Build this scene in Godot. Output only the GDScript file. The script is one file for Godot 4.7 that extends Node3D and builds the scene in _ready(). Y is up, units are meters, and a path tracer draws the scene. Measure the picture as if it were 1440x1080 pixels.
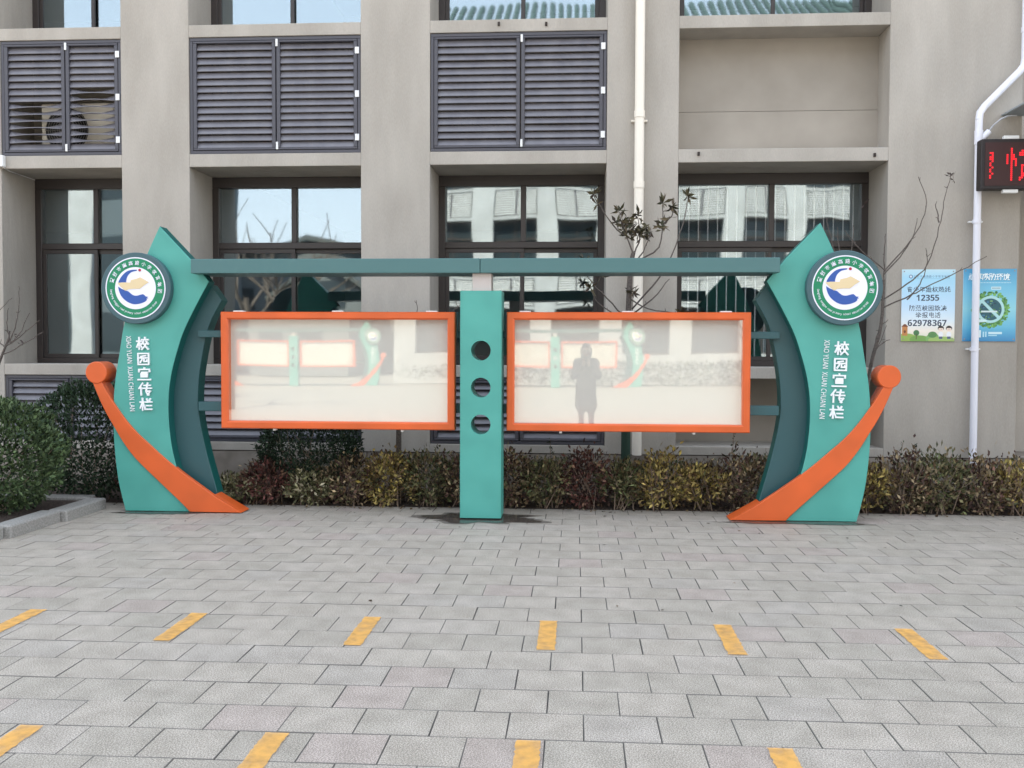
extends Node3D

# ---------------------------------------------------------------- helpers
var used := {}
var mats := {}
var texs := {}

func rng(s: int) -> RandomNumberGenerator:
	var r := RandomNumberGenerator.new()
	r.seed = s
	return r

func numbered(called: String) -> String:
	var n: int = used.get(called, -1) + 1
	used[called] = n
	return called if n == 0 else "%s_%03d" % [called, n]

func tag(o: Node, label: String, category := "", group := "", kind := "") -> Node:
	if label: o.set_meta("label", label)
	if category: o.set_meta("category", category)
	if group: o.set_meta("group", group)
	if kind: o.set_meta("kind", kind)
	return o

func thing(called: String, label: String, category: String, at := Vector3.ZERO, group := "") -> Node3D:
	var o := Node3D.new()
	o.name = numbered(called)
	add_child(o)
	o.position = at
	tag(o, label, category, group)
	return o

func obj(called: String, mesh: Mesh, m: Material, parent: Node = self, at := Vector3.ZERO) -> MeshInstance3D:
	var o := MeshInstance3D.new()
	o.name = numbered(called) if parent == self else called
	o.mesh = mesh
	o.material_override = m
	o.position = at
	parent.add_child(o, true)
	return o

func fin(st: SurfaceTool) -> ArrayMesh:
	st.generate_normals()
	return st.commit()

func new_st() -> SurfaceTool:
	var st := SurfaceTool.new()
	st.begin(Mesh.PRIMITIVE_TRIANGLES)
	st.set_smooth_group(-1)
	return st

func tri(st: SurfaceTool, a: Vector3, b: Vector3, c: Vector3) -> void:
	st.add_vertex(a); st.add_vertex(b); st.add_vertex(c)

func quad(st: SurfaceTool, a: Vector3, b: Vector3, c: Vector3, d: Vector3) -> void:
	tri(st, a, b, c); tri(st, a, c, d)

var box_cache := {}
# a box with chamfered edges, centred on the origin
func bevel_box_into(st: SurfaceTool, lo: Vector3, hi: Vector3, b: float, xf := Transform3D.IDENTITY) -> void:
	b = minf(b, 0.45 * minf(hi.x - lo.x, minf(hi.y - lo.y, hi.z - lo.z)))
	var p := func(x: int, y: int, z: int, ax: int) -> Vector3:
		var v := Vector3(lo.x if x < 0 else hi.x, lo.y if y < 0 else hi.y, lo.z if z < 0 else hi.z)
		var s := Vector3(x, y, z) * b
		s[ax] = 0.0
		return xf * (v - s)
	for ax in 3:
		var u := (ax + 1) % 3
		var w := (ax + 2) % 3
		for sg in [-1, 1]:
			var c := []
			for k in [[-1, -1], [1, -1], [1, 1], [-1, 1]]:
				var q := [0, 0, 0]
				q[ax] = sg; q[u] = k[0]; q[w] = k[1]
				c.append(p.call(q[0], q[1], q[2], ax))
			if sg > 0: quad(st, c[3], c[2], c[1], c[0])
			else: quad(st, c[0], c[1], c[2], c[3])
	if b <= 0.0: return
	for ax in 3:   # edges along ax
		var u := (ax + 1) % 3
		var w := (ax + 2) % 3
		for su in [-1, 1]:
			for sw in [-1, 1]:
				var q0 := [0, 0, 0]
				q0[u] = su; q0[w] = sw
				q0[ax] = -1
				var q1 := q0.duplicate()
				q1[ax] = 1
				var a: Vector3 = p.call(q0[0], q0[1], q0[2], u)
				var b2: Vector3 = p.call(q1[0], q1[1], q1[2], u)
				var c: Vector3 = p.call(q1[0], q1[1], q1[2], w)
				var d: Vector3 = p.call(q0[0], q0[1], q0[2], w)
				if su * sw > 0: quad(st, d, c, b2, a)
				else: quad(st, a, b2, c, d)
	for x in [-1, 1]:
		for y in [-1, 1]:
			for z in [-1, 1]:
				var a: Vector3 = p.call(x, y, z, 0)
				var b3: Vector3 = p.call(x, y, z, 1)
				var c: Vector3 = p.call(x, y, z, 2)
				if x * y * z > 0: tri(st, c, b3, a)
				else: tri(st, a, b3, c)

func bbox(lo: Vector3, hi: Vector3, b := 0.0) -> ArrayMesh:
	var st := new_st()
	bevel_box_into(st, lo, hi, b)
	return fin(st)

func sized(size: Vector3, b := 0.0) -> ArrayMesh:
	var key := [size, b]
	if not box_cache.has(key):
		box_cache[key] = bbox(-size / 2, size / 2, b)
	return box_cache[key]

# smooth curve through points
func curve(pts: Array, n := 5) -> Array:
	var out := []
	for i in pts.size() - 1:
		var p0: Vector2 = pts[maxi(i - 1, 0)]
		var p1: Vector2 = pts[i]
		var p2: Vector2 = pts[i + 1]
		var p3: Vector2 = pts[mini(i + 2, pts.size() - 1)]
		for k in n:
			out.append(p1.cubic_interpolate(p2, p0, p3, float(k) / n))
	out.append(pts[-1])
	return out

func clean(pts: Array) -> PackedVector2Array:
	var out := PackedVector2Array()
	for p in pts:
		if out.size() == 0 or out[-1].distance_to(p) > 1e-4: out.append(p)
	if out[0].distance_to(out[-1]) < 1e-4: out.resize(out.size() - 1)
	if Geometry2D.is_polygon_clockwise(out): out.reverse()
	return out

# a plate: an outline in x and y, between z0 (back) and z1 (front), with a small chamfer round the front and back edge
func extrude_into(st: SurfaceTool, pts: Array, z0: float, z1: float, bev := 0.0, which := 0) -> void:
	var o := clean(pts)
	var n := o.size()
	var inn := PackedVector2Array()
	for i in n:
		var e0 := (o[i] - o[(i + n - 1) % n]).normalized()
		var e1 := (o[(i + 1) % n] - o[i]).normalized()
		var m := (e0.orthogonal() + e1.orthogonal())
		m = m.normalized() / maxf(0.45, m.length() / 2.0) if m.length() > 0.05 else e1.orthogonal()
		inn.append(o[i] + m * -bev)
	# make sure that "inn" lies inside
	if bev > 0 and absf(area(inn)) > absf(area(o)):
		for i in n: inn[i] = o[i] * 2.0 - inn[i]
	var t := Geometry2D.triangulate_polygon(inn)
	for i in range(0, t.size() if which != 2 else 0, 3):
		var a := inn[t[i]]
		var b := inn[t[i + 1]]
		var c := inn[t[i + 2]]
		if (b - a).cross(c - a) > 0:
			var s := b
			b = c
			c = s
		st.set_smooth_group(-1)
		tri(st, Vector3(a.x, a.y, z1), Vector3(b.x, b.y, z1), Vector3(c.x, c.y, z1))
		tri(st, Vector3(a.x, a.y, z0), Vector3(c.x, c.y, z0), Vector3(b.x, b.y, z0))
	for i in n:
		var j := (i + 1) % n
		var f := z1 - bev
		var g := z0 + bev
		if bev > 0 and which != 2:
			quad(st, v3(o[i], f), v3(inn[i], z1), v3(inn[j], z1), v3(o[j], f))
			quad(st, v3(inn[i], z0), v3(o[i], g), v3(o[j], g), v3(inn[j], z0))
		if which != 1: quad(st, v3(o[i], g), v3(o[i], f), v3(o[j], f), v3(o[j], g))

func area(p: PackedVector2Array) -> float:
	var s := 0.0
	for i in p.size(): s += p[i].cross(p[(i + 1) % p.size()])
	return s / 2

func v3(p: Vector2, z: float) -> Vector3:
	return Vector3(p.x, p.y, z)

func extrude(pts: Array, z0: float, z1: float, bev := 0.0, which := 0) -> ArrayMesh:
	var st := new_st()
	extrude_into(st, pts, z0, z1, bev, which)
	return fin(st)

func circle(c: Vector2, r: float, n := 48, a0 := 0.0, a1 := TAU) -> Array:
	var out := []
	var m := n if a1 - a0 > TAU - 0.001 else n + 1
	for i in m:
		var a := a0 + (a1 - a0) * i / n
		out.append(c + Vector2(cos(a), sin(a)) * r)
	return out

func ring(c: Vector2, r0: float, r1: float, z0: float, z1: float, n := 64) -> ArrayMesh:
	var st := new_st()
	for i in n:
		var a := Vector2.from_angle(TAU * i / n)
		var b := Vector2.from_angle(TAU * (i + 1) / n)
		quad(st, v3(c + a * r0, z1), v3(c + b * r0, z1), v3(c + b * r1, z1), v3(c + a * r1, z1))
		quad(st, v3(c + a * r1, z1), v3(c + b * r1, z1), v3(c + b * r1, z0), v3(c + a * r1, z0))
		quad(st, v3(c + b * r0, z1), v3(c + a * r0, z1), v3(c + a * r0, z0), v3(c + b * r0, z0))
	return fin(st)

# a tapered tube through points
func tube_into(st: SurfaceTool, pts: Array, r0: float, r1: float, sides := 6, caps := true) -> void:
	var n := pts.size()
	var rings := []
	var up := Vector3(0.31, 0.2, 0.93).normalized()
	for i in n:
		var d: Vector3 = (pts[mini(i + 1, n - 1)] - pts[maxi(i - 1, 0)]).normalized()
		var u := d.cross(up)
		if u.length() < 0.05: u = d.cross(Vector3.RIGHT)
		u = u.normalized()
		var w := d.cross(u).normalized()
		var r := lerpf(r0, r1, float(i) / maxf(1, n - 1))
		var c := []
		for k in sides:
			var a := TAU * k / sides
			c.append(pts[i] + (u * cos(a) + w * sin(a)) * r)
		rings.append(c)
	st.set_smooth_group(1)
	for i in n - 1:
		for k in sides:
			var k2 := (k + 1) % sides
			quad(st, rings[i][k], rings[i + 1][k], rings[i + 1][k2], rings[i][k2])
	st.set_smooth_group(-1)
	if caps:
		for k in range(1, sides - 1):
			tri(st, rings[0][0], rings[0][k], rings[0][k + 1])
			tri(st, rings[n - 1][0], rings[n - 1][k + 1], rings[n - 1][k])

func tube(pts: Array, r0: float, r1: float, sides := 8) -> ArrayMesh:
	var st := new_st()
	tube_into(st, pts, r0, r1, sides)
	return fin(st)

# ---------------------------------------------------------------- materials
func noise_tex(key: String, freq: float, lo: Color, hi: Color, size := 512, octaves := 4, type := FastNoiseLite.TYPE_SIMPLEX_SMOOTH, normal := false, strength := 4.0, mid := -1.0) -> Texture2D:
	if texs.has(key): return texs[key]
	var n := FastNoiseLite.new()
	n.seed = key.hash() % 10000
	n.noise_type = type
	n.frequency = freq
	n.fractal_octaves = octaves
	var t := NoiseTexture2D.new()
	t.width = size
	t.height = size
	t.seamless = true
	t.noise = n
	if normal:
		t.as_normal_map = true
		t.bump_strength = strength
	else:
		var g := Gradient.new()
		g.set_color(0, lo)
		g.set_color(1, hi)
		if mid > 0:
			g.set_offset(0, 0.5 - mid)
			g.set_offset(1, 0.5 + mid)
		t.color_ramp = g
	texs[key] = t
	return t

func mat(key: String, c: Color, rough := 0.6, metal := 0.0) -> StandardMaterial3D:
	if mats.has(key): return mats[key]
	var m := StandardMaterial3D.new()
	m.resource_name = key
	m.albedo_color = c
	m.roughness = rough
	m.metallic = metal
	mats[key] = m
	return m

func rgb(r: int, g: int, b: int) -> Color:
	return Color8(r, g, b)

func world_tex(m: StandardMaterial3D, t: Texture2D, s: float) -> StandardMaterial3D:
	m.albedo_texture = t
	m.uv1_triplanar = true
	m.uv1_world_triplanar = true
	m.uv1_scale = Vector3.ONE * s
	return m

func relief(m: StandardMaterial3D, t: Texture2D, cm: float) -> StandardMaterial3D:
	m.heightmap_enabled = true
	m.heightmap_texture = t
	m.heightmap_scale = cm
	return m

var plaster: StandardMaterial3D
var plinth_m: StandardMaterial3D
var dark_metal: StandardMaterial3D
var louvre_m: StandardMaterial3D
var frame_m: StandardMaterial3D
var pane_m: StandardMaterial3D
var white_m: StandardMaterial3D
var teal: StandardMaterial3D
var teal_dark: StandardMaterial3D
var teal_mid: StandardMaterial3D
var orange: StandardMaterial3D
var teal_edge: StandardMaterial3D
var case_glass: StandardMaterial3D
var leaf_m: StandardMaterial3D
var bark: StandardMaterial3D
var pipe_m: StandardMaterial3D

func mirror_pane(key: String, share: float, tint: Color, wave: float) -> StandardMaterial3D:
	var m := mat(key, Color(tint, share), 0.02, 1.0)
	m.transparency = BaseMaterial3D.TRANSPARENCY_ALPHA
	var im := Image.create(4, 4, false, Image.FORMAT_RGBA8)
	im.fill(Color.WHITE)
	m.albedo_texture = ImageTexture.create_from_image(im)
	if wave > 0:
		m.normal_enabled = true
		m.normal_texture = noise_tex("glass_wave", 0.004, Color.BLACK, Color.WHITE, 512, 1, FastNoiseLite.TYPE_SIMPLEX_SMOOTH, true, 6.0)
		m.normal_scale = wave
		m.uv1_triplanar = true
		m.uv1_world_triplanar = true
		m.uv1_scale = Vector3.ONE * 0.42
	return m

func make_materials() -> void:
	var fine := noise_tex("plaster_grain", 0.35, Color(0.93, 0.93, 0.93), Color(1, 1, 1), 512, 2)
	var stain := noise_tex("plaster_stain", 0.007, Color(0.90, 0.897, 0.892), Color(1.0, 1.0, 1.0), 512, 5)
	plaster = world_tex(mat("plaster", rgb(185, 178, 168), 0.9), stain, 0.21)
	plaster.uv1_scale = Vector3(0.5, 0.14, 0.5)
	plaster.detail_enabled = true
	plaster.detail_albedo = fine
	plaster.detail_blend_mode = BaseMaterial3D.BLEND_MODE_MUL
	plaster.detail_uv_layer = BaseMaterial3D.DETAIL_UV_1
	relief(plaster, noise_tex("plaster_bump", 0.03, Color.BLACK, Color.WHITE, 512, 4), 0.5)
	plinth_m = world_tex(mat("plinth", rgb(156, 147, 137), 0.92), noise_tex("plinth_stain", 0.012, Color(0.78, 0.77, 0.75), Color(1, 1, 1), 512, 5), 0.5)
	dark_metal = mat("window_frame_paint", rgb(56, 50, 48), 0.4)
	louvre_m = world_tex(mat("louvre_paint", rgb(122, 120, 125), 0.36, 0.0), noise_tex("louvre_dust", 0.02, Color(0.84, 0.84, 0.86), Color(1, 1, 1), 256, 4), 0.7)
	frame_m = mat("louvre_frame_paint", rgb(74, 73, 80), 0.4)
	pane_m = mirror_pane("window_pane", 0.24, Color(0.86, 0.93, 0.96), 0.05)
	white_m = mat("white_paint", rgb(228, 228, 226), 0.45)
	teal = world_tex(mat("teal_paint", rgb(82, 166, 153), 0.42), noise_tex("paint_tone", 0.012, Color(0.90, 0.92, 0.92), Color(1, 1, 1), 256, 3), 0.6)
	teal_mid = mat("dark_teal_beam_paint", rgb(74, 112, 112), 0.42)
	teal_dark = mat("dark_teal_paint", rgb(48, 86, 90), 0.42)
	teal_edge = mat("teal_edge_paint", rgb(18, 92, 88), 0.42)
	orange = world_tex(mat("orange_paint", rgb(224, 98, 42), 0.4), noise_tex("paint_tone", 0.012, Color(0.90, 0.92, 0.92), Color(1, 1, 1), 256, 3), 0.6)
	case_glass = mirror_pane("case_glass", 0.098, Color(0.97, 1.0, 0.98), 0.018)
	leaf_m = mat("leaf", Color.WHITE, 0.55)
	leaf_m.metallic_specular = 0.3
	leaf_m.vertex_color_use_as_albedo = true
	leaf_m.backlight_enabled = true
	leaf_m.backlight = Color(0.25, 0.25, 0.25)
	bark = world_tex(mat("bark", rgb(116, 106, 99), 0.9), noise_tex("bark_tone", 0.05, Color(0.6, 0.6, 0.6), Color(1, 1, 1), 256, 4), 3.0)
	pipe_m = mat("pipe_plastic", rgb(232, 224, 210), 0.4)

# ---------------------------------------------------------------- stroke lettering: every two letters are a point on a grid of 17 by 17
var radicals := {
	"园": "bbpbpqbqbb ffle dhnh hhgken jhjmnmnk", "宣": "iaic bfbcpcpf fgmg eimimmemei ekmk aqqq",
	"木": "bfpf iaiq ifbn ifpn", "交": "iaic bdpd ffbj lfpj mhimbq ehjmpq", "元": "dbnb ahqh ghgladn khkpppn", "囗": "bbpbpqbqbb",
	"亘": "cbob dfnfnldldf dinh aqqq", "宀": "iaib adacqcqd", "亻": "laah gggq", "专": "cdod ahqh jagloljq hnlq", "兰": "ebgd mbkd bfpf dkok appp",
	"青": "ccoc degoe iaih bhph ejeq ejmjmq emmm eomo", "少": "iaij edbi mdpi oibq", "年": "ebbg dcpc fhoh fhfl alql jcjq", "纟": "kacgogdmpm aqpo",
	"隹": "faah dfdq dfqf djqj dnqn dqqq kfkq kakf", "又": "bcocjkaq egqq", "扌": "aeqe iaiqep akqi", "丸": "iaiibq bdmdmoqoqm djil", "灬": "cdaq gdiq ldnq pdqq",
	"戋": "cfoe bkpi haipqpqm majc", "阝": "caca caiaefihal cacq", "方": "iaic adqd gdfjbq ghnhmqjq", "艹": "agqg fafq lalq", "氵": "ebje adfg aqin", "㔾": "bcmcmjij bcbqpqpm",
	"其": "adqd dadl mamn dhmh dlml alql fnbq knoq", "欠": "faaf dfqfni igifbq jkqq", "冫": "dbic aqkl", "夌": "cdod iaih ahqh ehal lhqk gjan finiaq ejqq",
	"举": "cbed iaic mble bfpf ffah kfqh dkmk bnpn ihiq", "报": "aaoaofkf aaaq aioigqaq cipq", "电": "ccocokckcc cgog iaipqpqm", "讠": "ebhe aiiifqln", "舌": "maad afqf iaij djnjnqdqdj",
	"癶": "aceg fcfe lbmc qcng hbah lbqi", "豆": "bhph dkmkmndndk foeq moll aqqq", "圭": "cdod iaig ahqh ckok ihip aqqq", "寸": "aeqe kakqgp diek", "市": "iaic adqd dgdn dgngnn idiq",
	"山": "iaih bcbhphpc", "高": "iaic adqd edegmgmeee bjbq bjpjpq emempmpmmem ememmmmpepem", "足": "ccocogcgcc igip ikpk ejeq aqqo", "各": "gaae ecnchjai hfqi eknknqeqek",
	"小": "iaiqfp eeak meqk", "学": "dbed iaid mbld bgbepepg fhmhij ijiqfq alql", "教": "bdjd aghg gaag lkal clhlfp fnfq alil mbjh kdqd odjq kgqq", "育": "iaic acqc gdegog ejeq ejnjnq emnm eonn",
	"集": "faag dedl depe dhph dkpk jejk amqm jlgq ijiq jnqq", "团": "bbpbpqbqbb efmf idinfm jgel", "火": "iaigaq dgcj nfli ijqq", "因": "bbpbpqbqbb dgng ihdm ihnm", "早": "dbnbnidi dfnf dbdi alql iaiq",
	"威": "becf bcpc bcaq haojqp oiiq mabc ehjh gekk jidm", "胁": "aaaq aagagq afgf aigi jdpdoqmp lafq igji qgqi", "王": "bbpb cini aqqq ibip", "不": "aaqa jaai ieiq keqi", "竟": "iaib bcpc ecee mcme afqf dhmhmldldh djmj hlaq klkqqq",
	"忄": "gagq adbh ldni", "毌": "ccocnhbhcc aeqe iaih", "贝": "caca canacacl nanl hchiaq jmqq", "土": "ceoe iaip aqqq", "云": "ccoc ahqh hhcppp mkqq", "页": "abqb ibhd cecn cenene n", "口": "cdodooccd",
}
var glyphs := {
	"校": [["木", 0, 0, 7, 16], ["交", 6.5, 0, 9.5, 16]], "园": [["园", 0, 0, 16, 16]], "宣": [["宣", 0, 0, 16, 16]],
	"传": [["亻", 0, 0, 7, 16], ["专", 5.5, 0, 10.5, 16]], "栏": [["木", 0, 0, 7, 16], ["兰", 7, 0, 9, 16]], "青": [["青", 0, 0, 16, 16]], "少": [["少", 0, 0, 16, 16]], "年": [["年", 0, 0, 16, 16]],
	"维": [["纟", 0, 0, 6, 16], ["隹", 6, 0, 10, 16]], "权": [["木", 0, 0, 7, 16], ["又", 7, 0, 9, 16]], "热": [["扌", 0, 0, 7, 11], ["丸", 6, 0, 10, 11], ["灬", 0, 11, 16, 5]],
	"线": [["纟", 0, 0, 6, 16], ["戋", 6, 0, 10, 16]], "防": [["阝", 0, 0, 6, 16], ["方", 5, 0, 11, 16]], "范": [["艹", 0, 0, 16, 4], ["氵", 0, 5, 5, 11], ["㔾", 6, 5, 10, 11]],
	"欺": [["其", 0, 0, 9, 16], ["欠", 9, 0, 7, 16]], "凌": [["冫", 0, 0, 5, 16], ["夌", 5, 0, 11, 16]], "举": [["举", 0, 0, 16, 16]], "报": [["扌", 0, 0, 6, 16], ["报", 7, 0, 9, 16]],
	"电": [["电", 0, 0, 16, 16]], "话": [["讠", 0, 0, 6, 16], ["舌", 6, 0, 10, 16]], "登": [["癶", 0, 0, 16, 9], ["豆", 0, 4, 16, 12]], "封": [["圭", 0, 0, 8, 16], ["寸", 8, 0, 8, 16]],
	"市": [["市", 0, 0, 16, 16]], "嵩": [["山", 0, 0, 16, 8], ["高", 0, 5, 16, 11]], "高": [["高", 0, 0, 16, 16]], "路": [["足", 0, 0, 7, 16], ["各", 7, 0, 9, 16]], "小": [["小", 0, 0, 16, 16]],
	"学": [["学", 0, 0, 16, 16]], "教": [["教", 0, 0, 16, 16]], "育": [["育", 0, 0, 16, 16]], "集": [["集", 0, 0, 16, 16]], "团": [["团", 0, 0, 16, 16]], "烟": [["火", 0, 0, 6, 16], ["因", 7, 0, 9, 16]],
	"草": [["艹", 0, 0, 16, 4], ["早", 0, 4, 16, 12]], "威": [["威", 0, 0, 16, 16]], "胁": [["胁", 0, 0, 16, 16]], "环": [["王", 0, 1, 6, 14], ["不", 6, 1, 10, 15]], "境": [["土", 0, 1, 5, 14], ["竟", 5, 0, 11, 16]],
	"惯": [["忄", 0, 0, 5, 16], ["毌", 6, 0, 10, 8], ["贝", 6, 8, 10, 8]],
}

# strokes of a character: arrays of points in a unit square, y down
func strokes(ch: String) -> Array:
	var out := []
	for part in glyphs[ch]:
		var code: String = radicals[part[0]]
		for s in code.split(" ", false):
			var line := []
			for i in range(0, s.length() - 1, 2):
				line.append(Vector2((part[1] + part[3] * (s.unicode_at(i) - 97) / 16.0) / 16.0, (part[2] + part[4] * (s.unicode_at(i + 1) - 97) / 16.0) / 16.0))
			if line.size() > 1: out.append(line)
	return out

# the character as raised strokes in the xy plane: left top corner at o, height h, turned by ang about o
func glyph_into(st: SurfaceTool, ch: String, o: Vector2, w: float, h: float, thick: float, z0: float, z1: float, ang := 0.0) -> void:
	var k := 0
	for line in strokes(ch):
		for i in line.size() - 1:
			var a: Vector2 = line[i] * Vector2(w, -h)
			var b: Vector2 = line[i + 1] * Vector2(w, -h)
			var d := (b - a).normalized() * thick * 0.5
			var s := d.orthogonal()
			var poly := []
			for p in [a - d - s, b + d - s, b + d + s, a - d + s]: poly.append(o + p.rotated(ang))
			extrude_into(st, poly, z0, z1 + k * 0.00035, 0.0)
			k += 1

var fonts := {}
func text_mesh(t: String, height: float, depth: float, bold := true) -> TextMesh:
	var key := "b" if bold else "r"
	if not fonts.has(key):
		var f := SystemFont.new()
		f.font_names = PackedStringArray(["Droid Sans"])
		f.font_weight = 700 if bold else 400
		fonts[key] = f
	var m := TextMesh.new()
	m.text = t
	m.font = fonts[key]
	m.font_size = 32
	m.pixel_size = height / 23.0
	m.depth = depth
	m.curve_step = 2.0
	return m

# ---- flat print
func dab_line(im: Image, a: Vector2, b: Vector2, w: float, c: Color) -> void:
	var n := int(ceil(a.distance_to(b) / maxf(0.7, w * 0.35)))
	for i in n + 1:
		var p := a.lerp(b, float(i) / maxf(1, n))
		im.fill_rect(Rect2i(int(p.x - w / 2), int(p.y - w / 2), maxi(1, int(w)), maxi(1, int(w))), c)

func print_text(im: Image, t: String, x: float, y: float, size: float, gap: float, w: float, c: Color) -> void:
	for i in t.length():
		for line in strokes(t[i]):
			for k in line.size() - 1:
				dab_line(im, Vector2(x, y) + line[k] * size, Vector2(x, y) + line[k + 1] * size, w, c)
		x += size + gap

func print_latin(im: Image, t: String, cx: float, cy: float, height: float, c: Color, bold := true) -> void:
	var m := text_mesh(t, height, 0.0, bold)
	var a := m.get_mesh_arrays()
	var v: PackedVector3Array = a[Mesh.ARRAY_VERTEX]
	var ix: PackedInt32Array = a[Mesh.ARRAY_INDEX] if a[Mesh.ARRAY_INDEX] != null else PackedInt32Array(range(v.size()))
	for i in range(0, ix.size(), 3):
		fill_tri(im, Vector2(cx + v[ix[i]].x, cy - v[ix[i]].y), Vector2(cx + v[ix[i + 1]].x, cy - v[ix[i + 1]].y), Vector2(cx + v[ix[i + 2]].x, cy - v[ix[i + 2]].y), c)

func fill_tri(im: Image, a: Vector2, b: Vector2, c: Vector2, col: Color) -> void:
	var y0 := maxi(0, int(floor(minf(a.y, minf(b.y, c.y)))))
	var y1 := mini(im.get_height() - 1, int(ceil(maxf(a.y, maxf(b.y, c.y)))))
	for y in range(y0, y1 + 1):
		var yy := y + 0.5
		var lo := 1e9
		var hi := -1e9
		for e in [[a, b], [b, c], [c, a]]:
			var p: Vector2 = e[0]
			var q: Vector2 = e[1]
			if (p.y <= yy) != (q.y <= yy):
				var x := p.x + (q.x - p.x) * (yy - p.y) / (q.y - p.y)
				lo = minf(lo, x)
				hi = maxf(hi, x)
		if hi > lo: im.fill_rect(Rect2i(int(round(lo)), y, maxi(1, int(round(hi)) - int(round(lo))), 1), col)

func disc(im: Image, c: Vector2, rx: float, ry: float, col: Color) -> void:
	for y in range(maxi(0, int(c.y - ry)), mini(im.get_height(), int(c.y + ry) + 1)):
		var f := 1.0 - pow((y + 0.5 - c.y) / ry, 2)
		if f > 0:
			var h := rx * sqrt(f)
			im.fill_rect(Rect2i(int(round(c.x - h)), y, int(round(2 * h)), 1), col)

# ---------------------------------------------------------------- camera and light
func set_stage() -> void:
	var cam := Camera3D.new()
	cam.name = "camera"
	cam.fov = 43.602
	cam.near = 0.05
	cam.far = 900.0
	cam.position = Vector3(0.832, 1.5, 8.58)
	var y := deg_to_rad(3.80)
	var p := deg_to_rad(2.07)
	var r := deg_to_rad(0.21)
	var fw := Vector3(-sin(y) * cos(p), -sin(p), -cos(y) * cos(p))
	var rt := Vector3(cos(y), 0, -sin(y))
	var up := rt.cross(fw)
	cam.basis = Basis(rt * cos(r) + up * sin(r), up * cos(r) - rt * sin(r), -fw)
	add_child(cam)
	var e := Environment.new()
	e.background_mode = Environment.BG_SKY
	var sm := ProceduralSkyMaterial.new()
	sm.sky_top_color = rgb(178, 188, 203)
	sm.sky_horizon_color = rgb(226, 225, 222)
	sm.sky_curve = 0.13
	sm.ground_horizon_color = rgb(150, 150, 146)
	sm.ground_bottom_color = rgb(110, 108, 104)
	sm.sun_angle_max = 4.0
	e.sky = Sky.new()
	e.sky.sky_material = sm
	e.background_energy_multiplier = 1.35
	e.tonemap_mode = Environment.TONE_MAPPER_LINEAR
	e.tonemap_exposure = 3.05
	e.sdfgi_enabled = true
	e.ssao_enabled = true
	e.ssil_enabled = true
	var we := WorldEnvironment.new()
	we.name = "world"
	we.environment = e
	add_child(we)
	var sun := DirectionalLight3D.new()
	sun.name = "sun"
	sun.light_energy = 1.6
	sun.light_color = Color(1.0, 0.92, 0.81)
	sun.light_angular_distance = 0.5
	sun.shadow_enabled = true
	add_child(sun)
	sun.look_at_from_position(Vector3.ZERO, Vector3(0.22, -1.0, 0.93))

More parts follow.
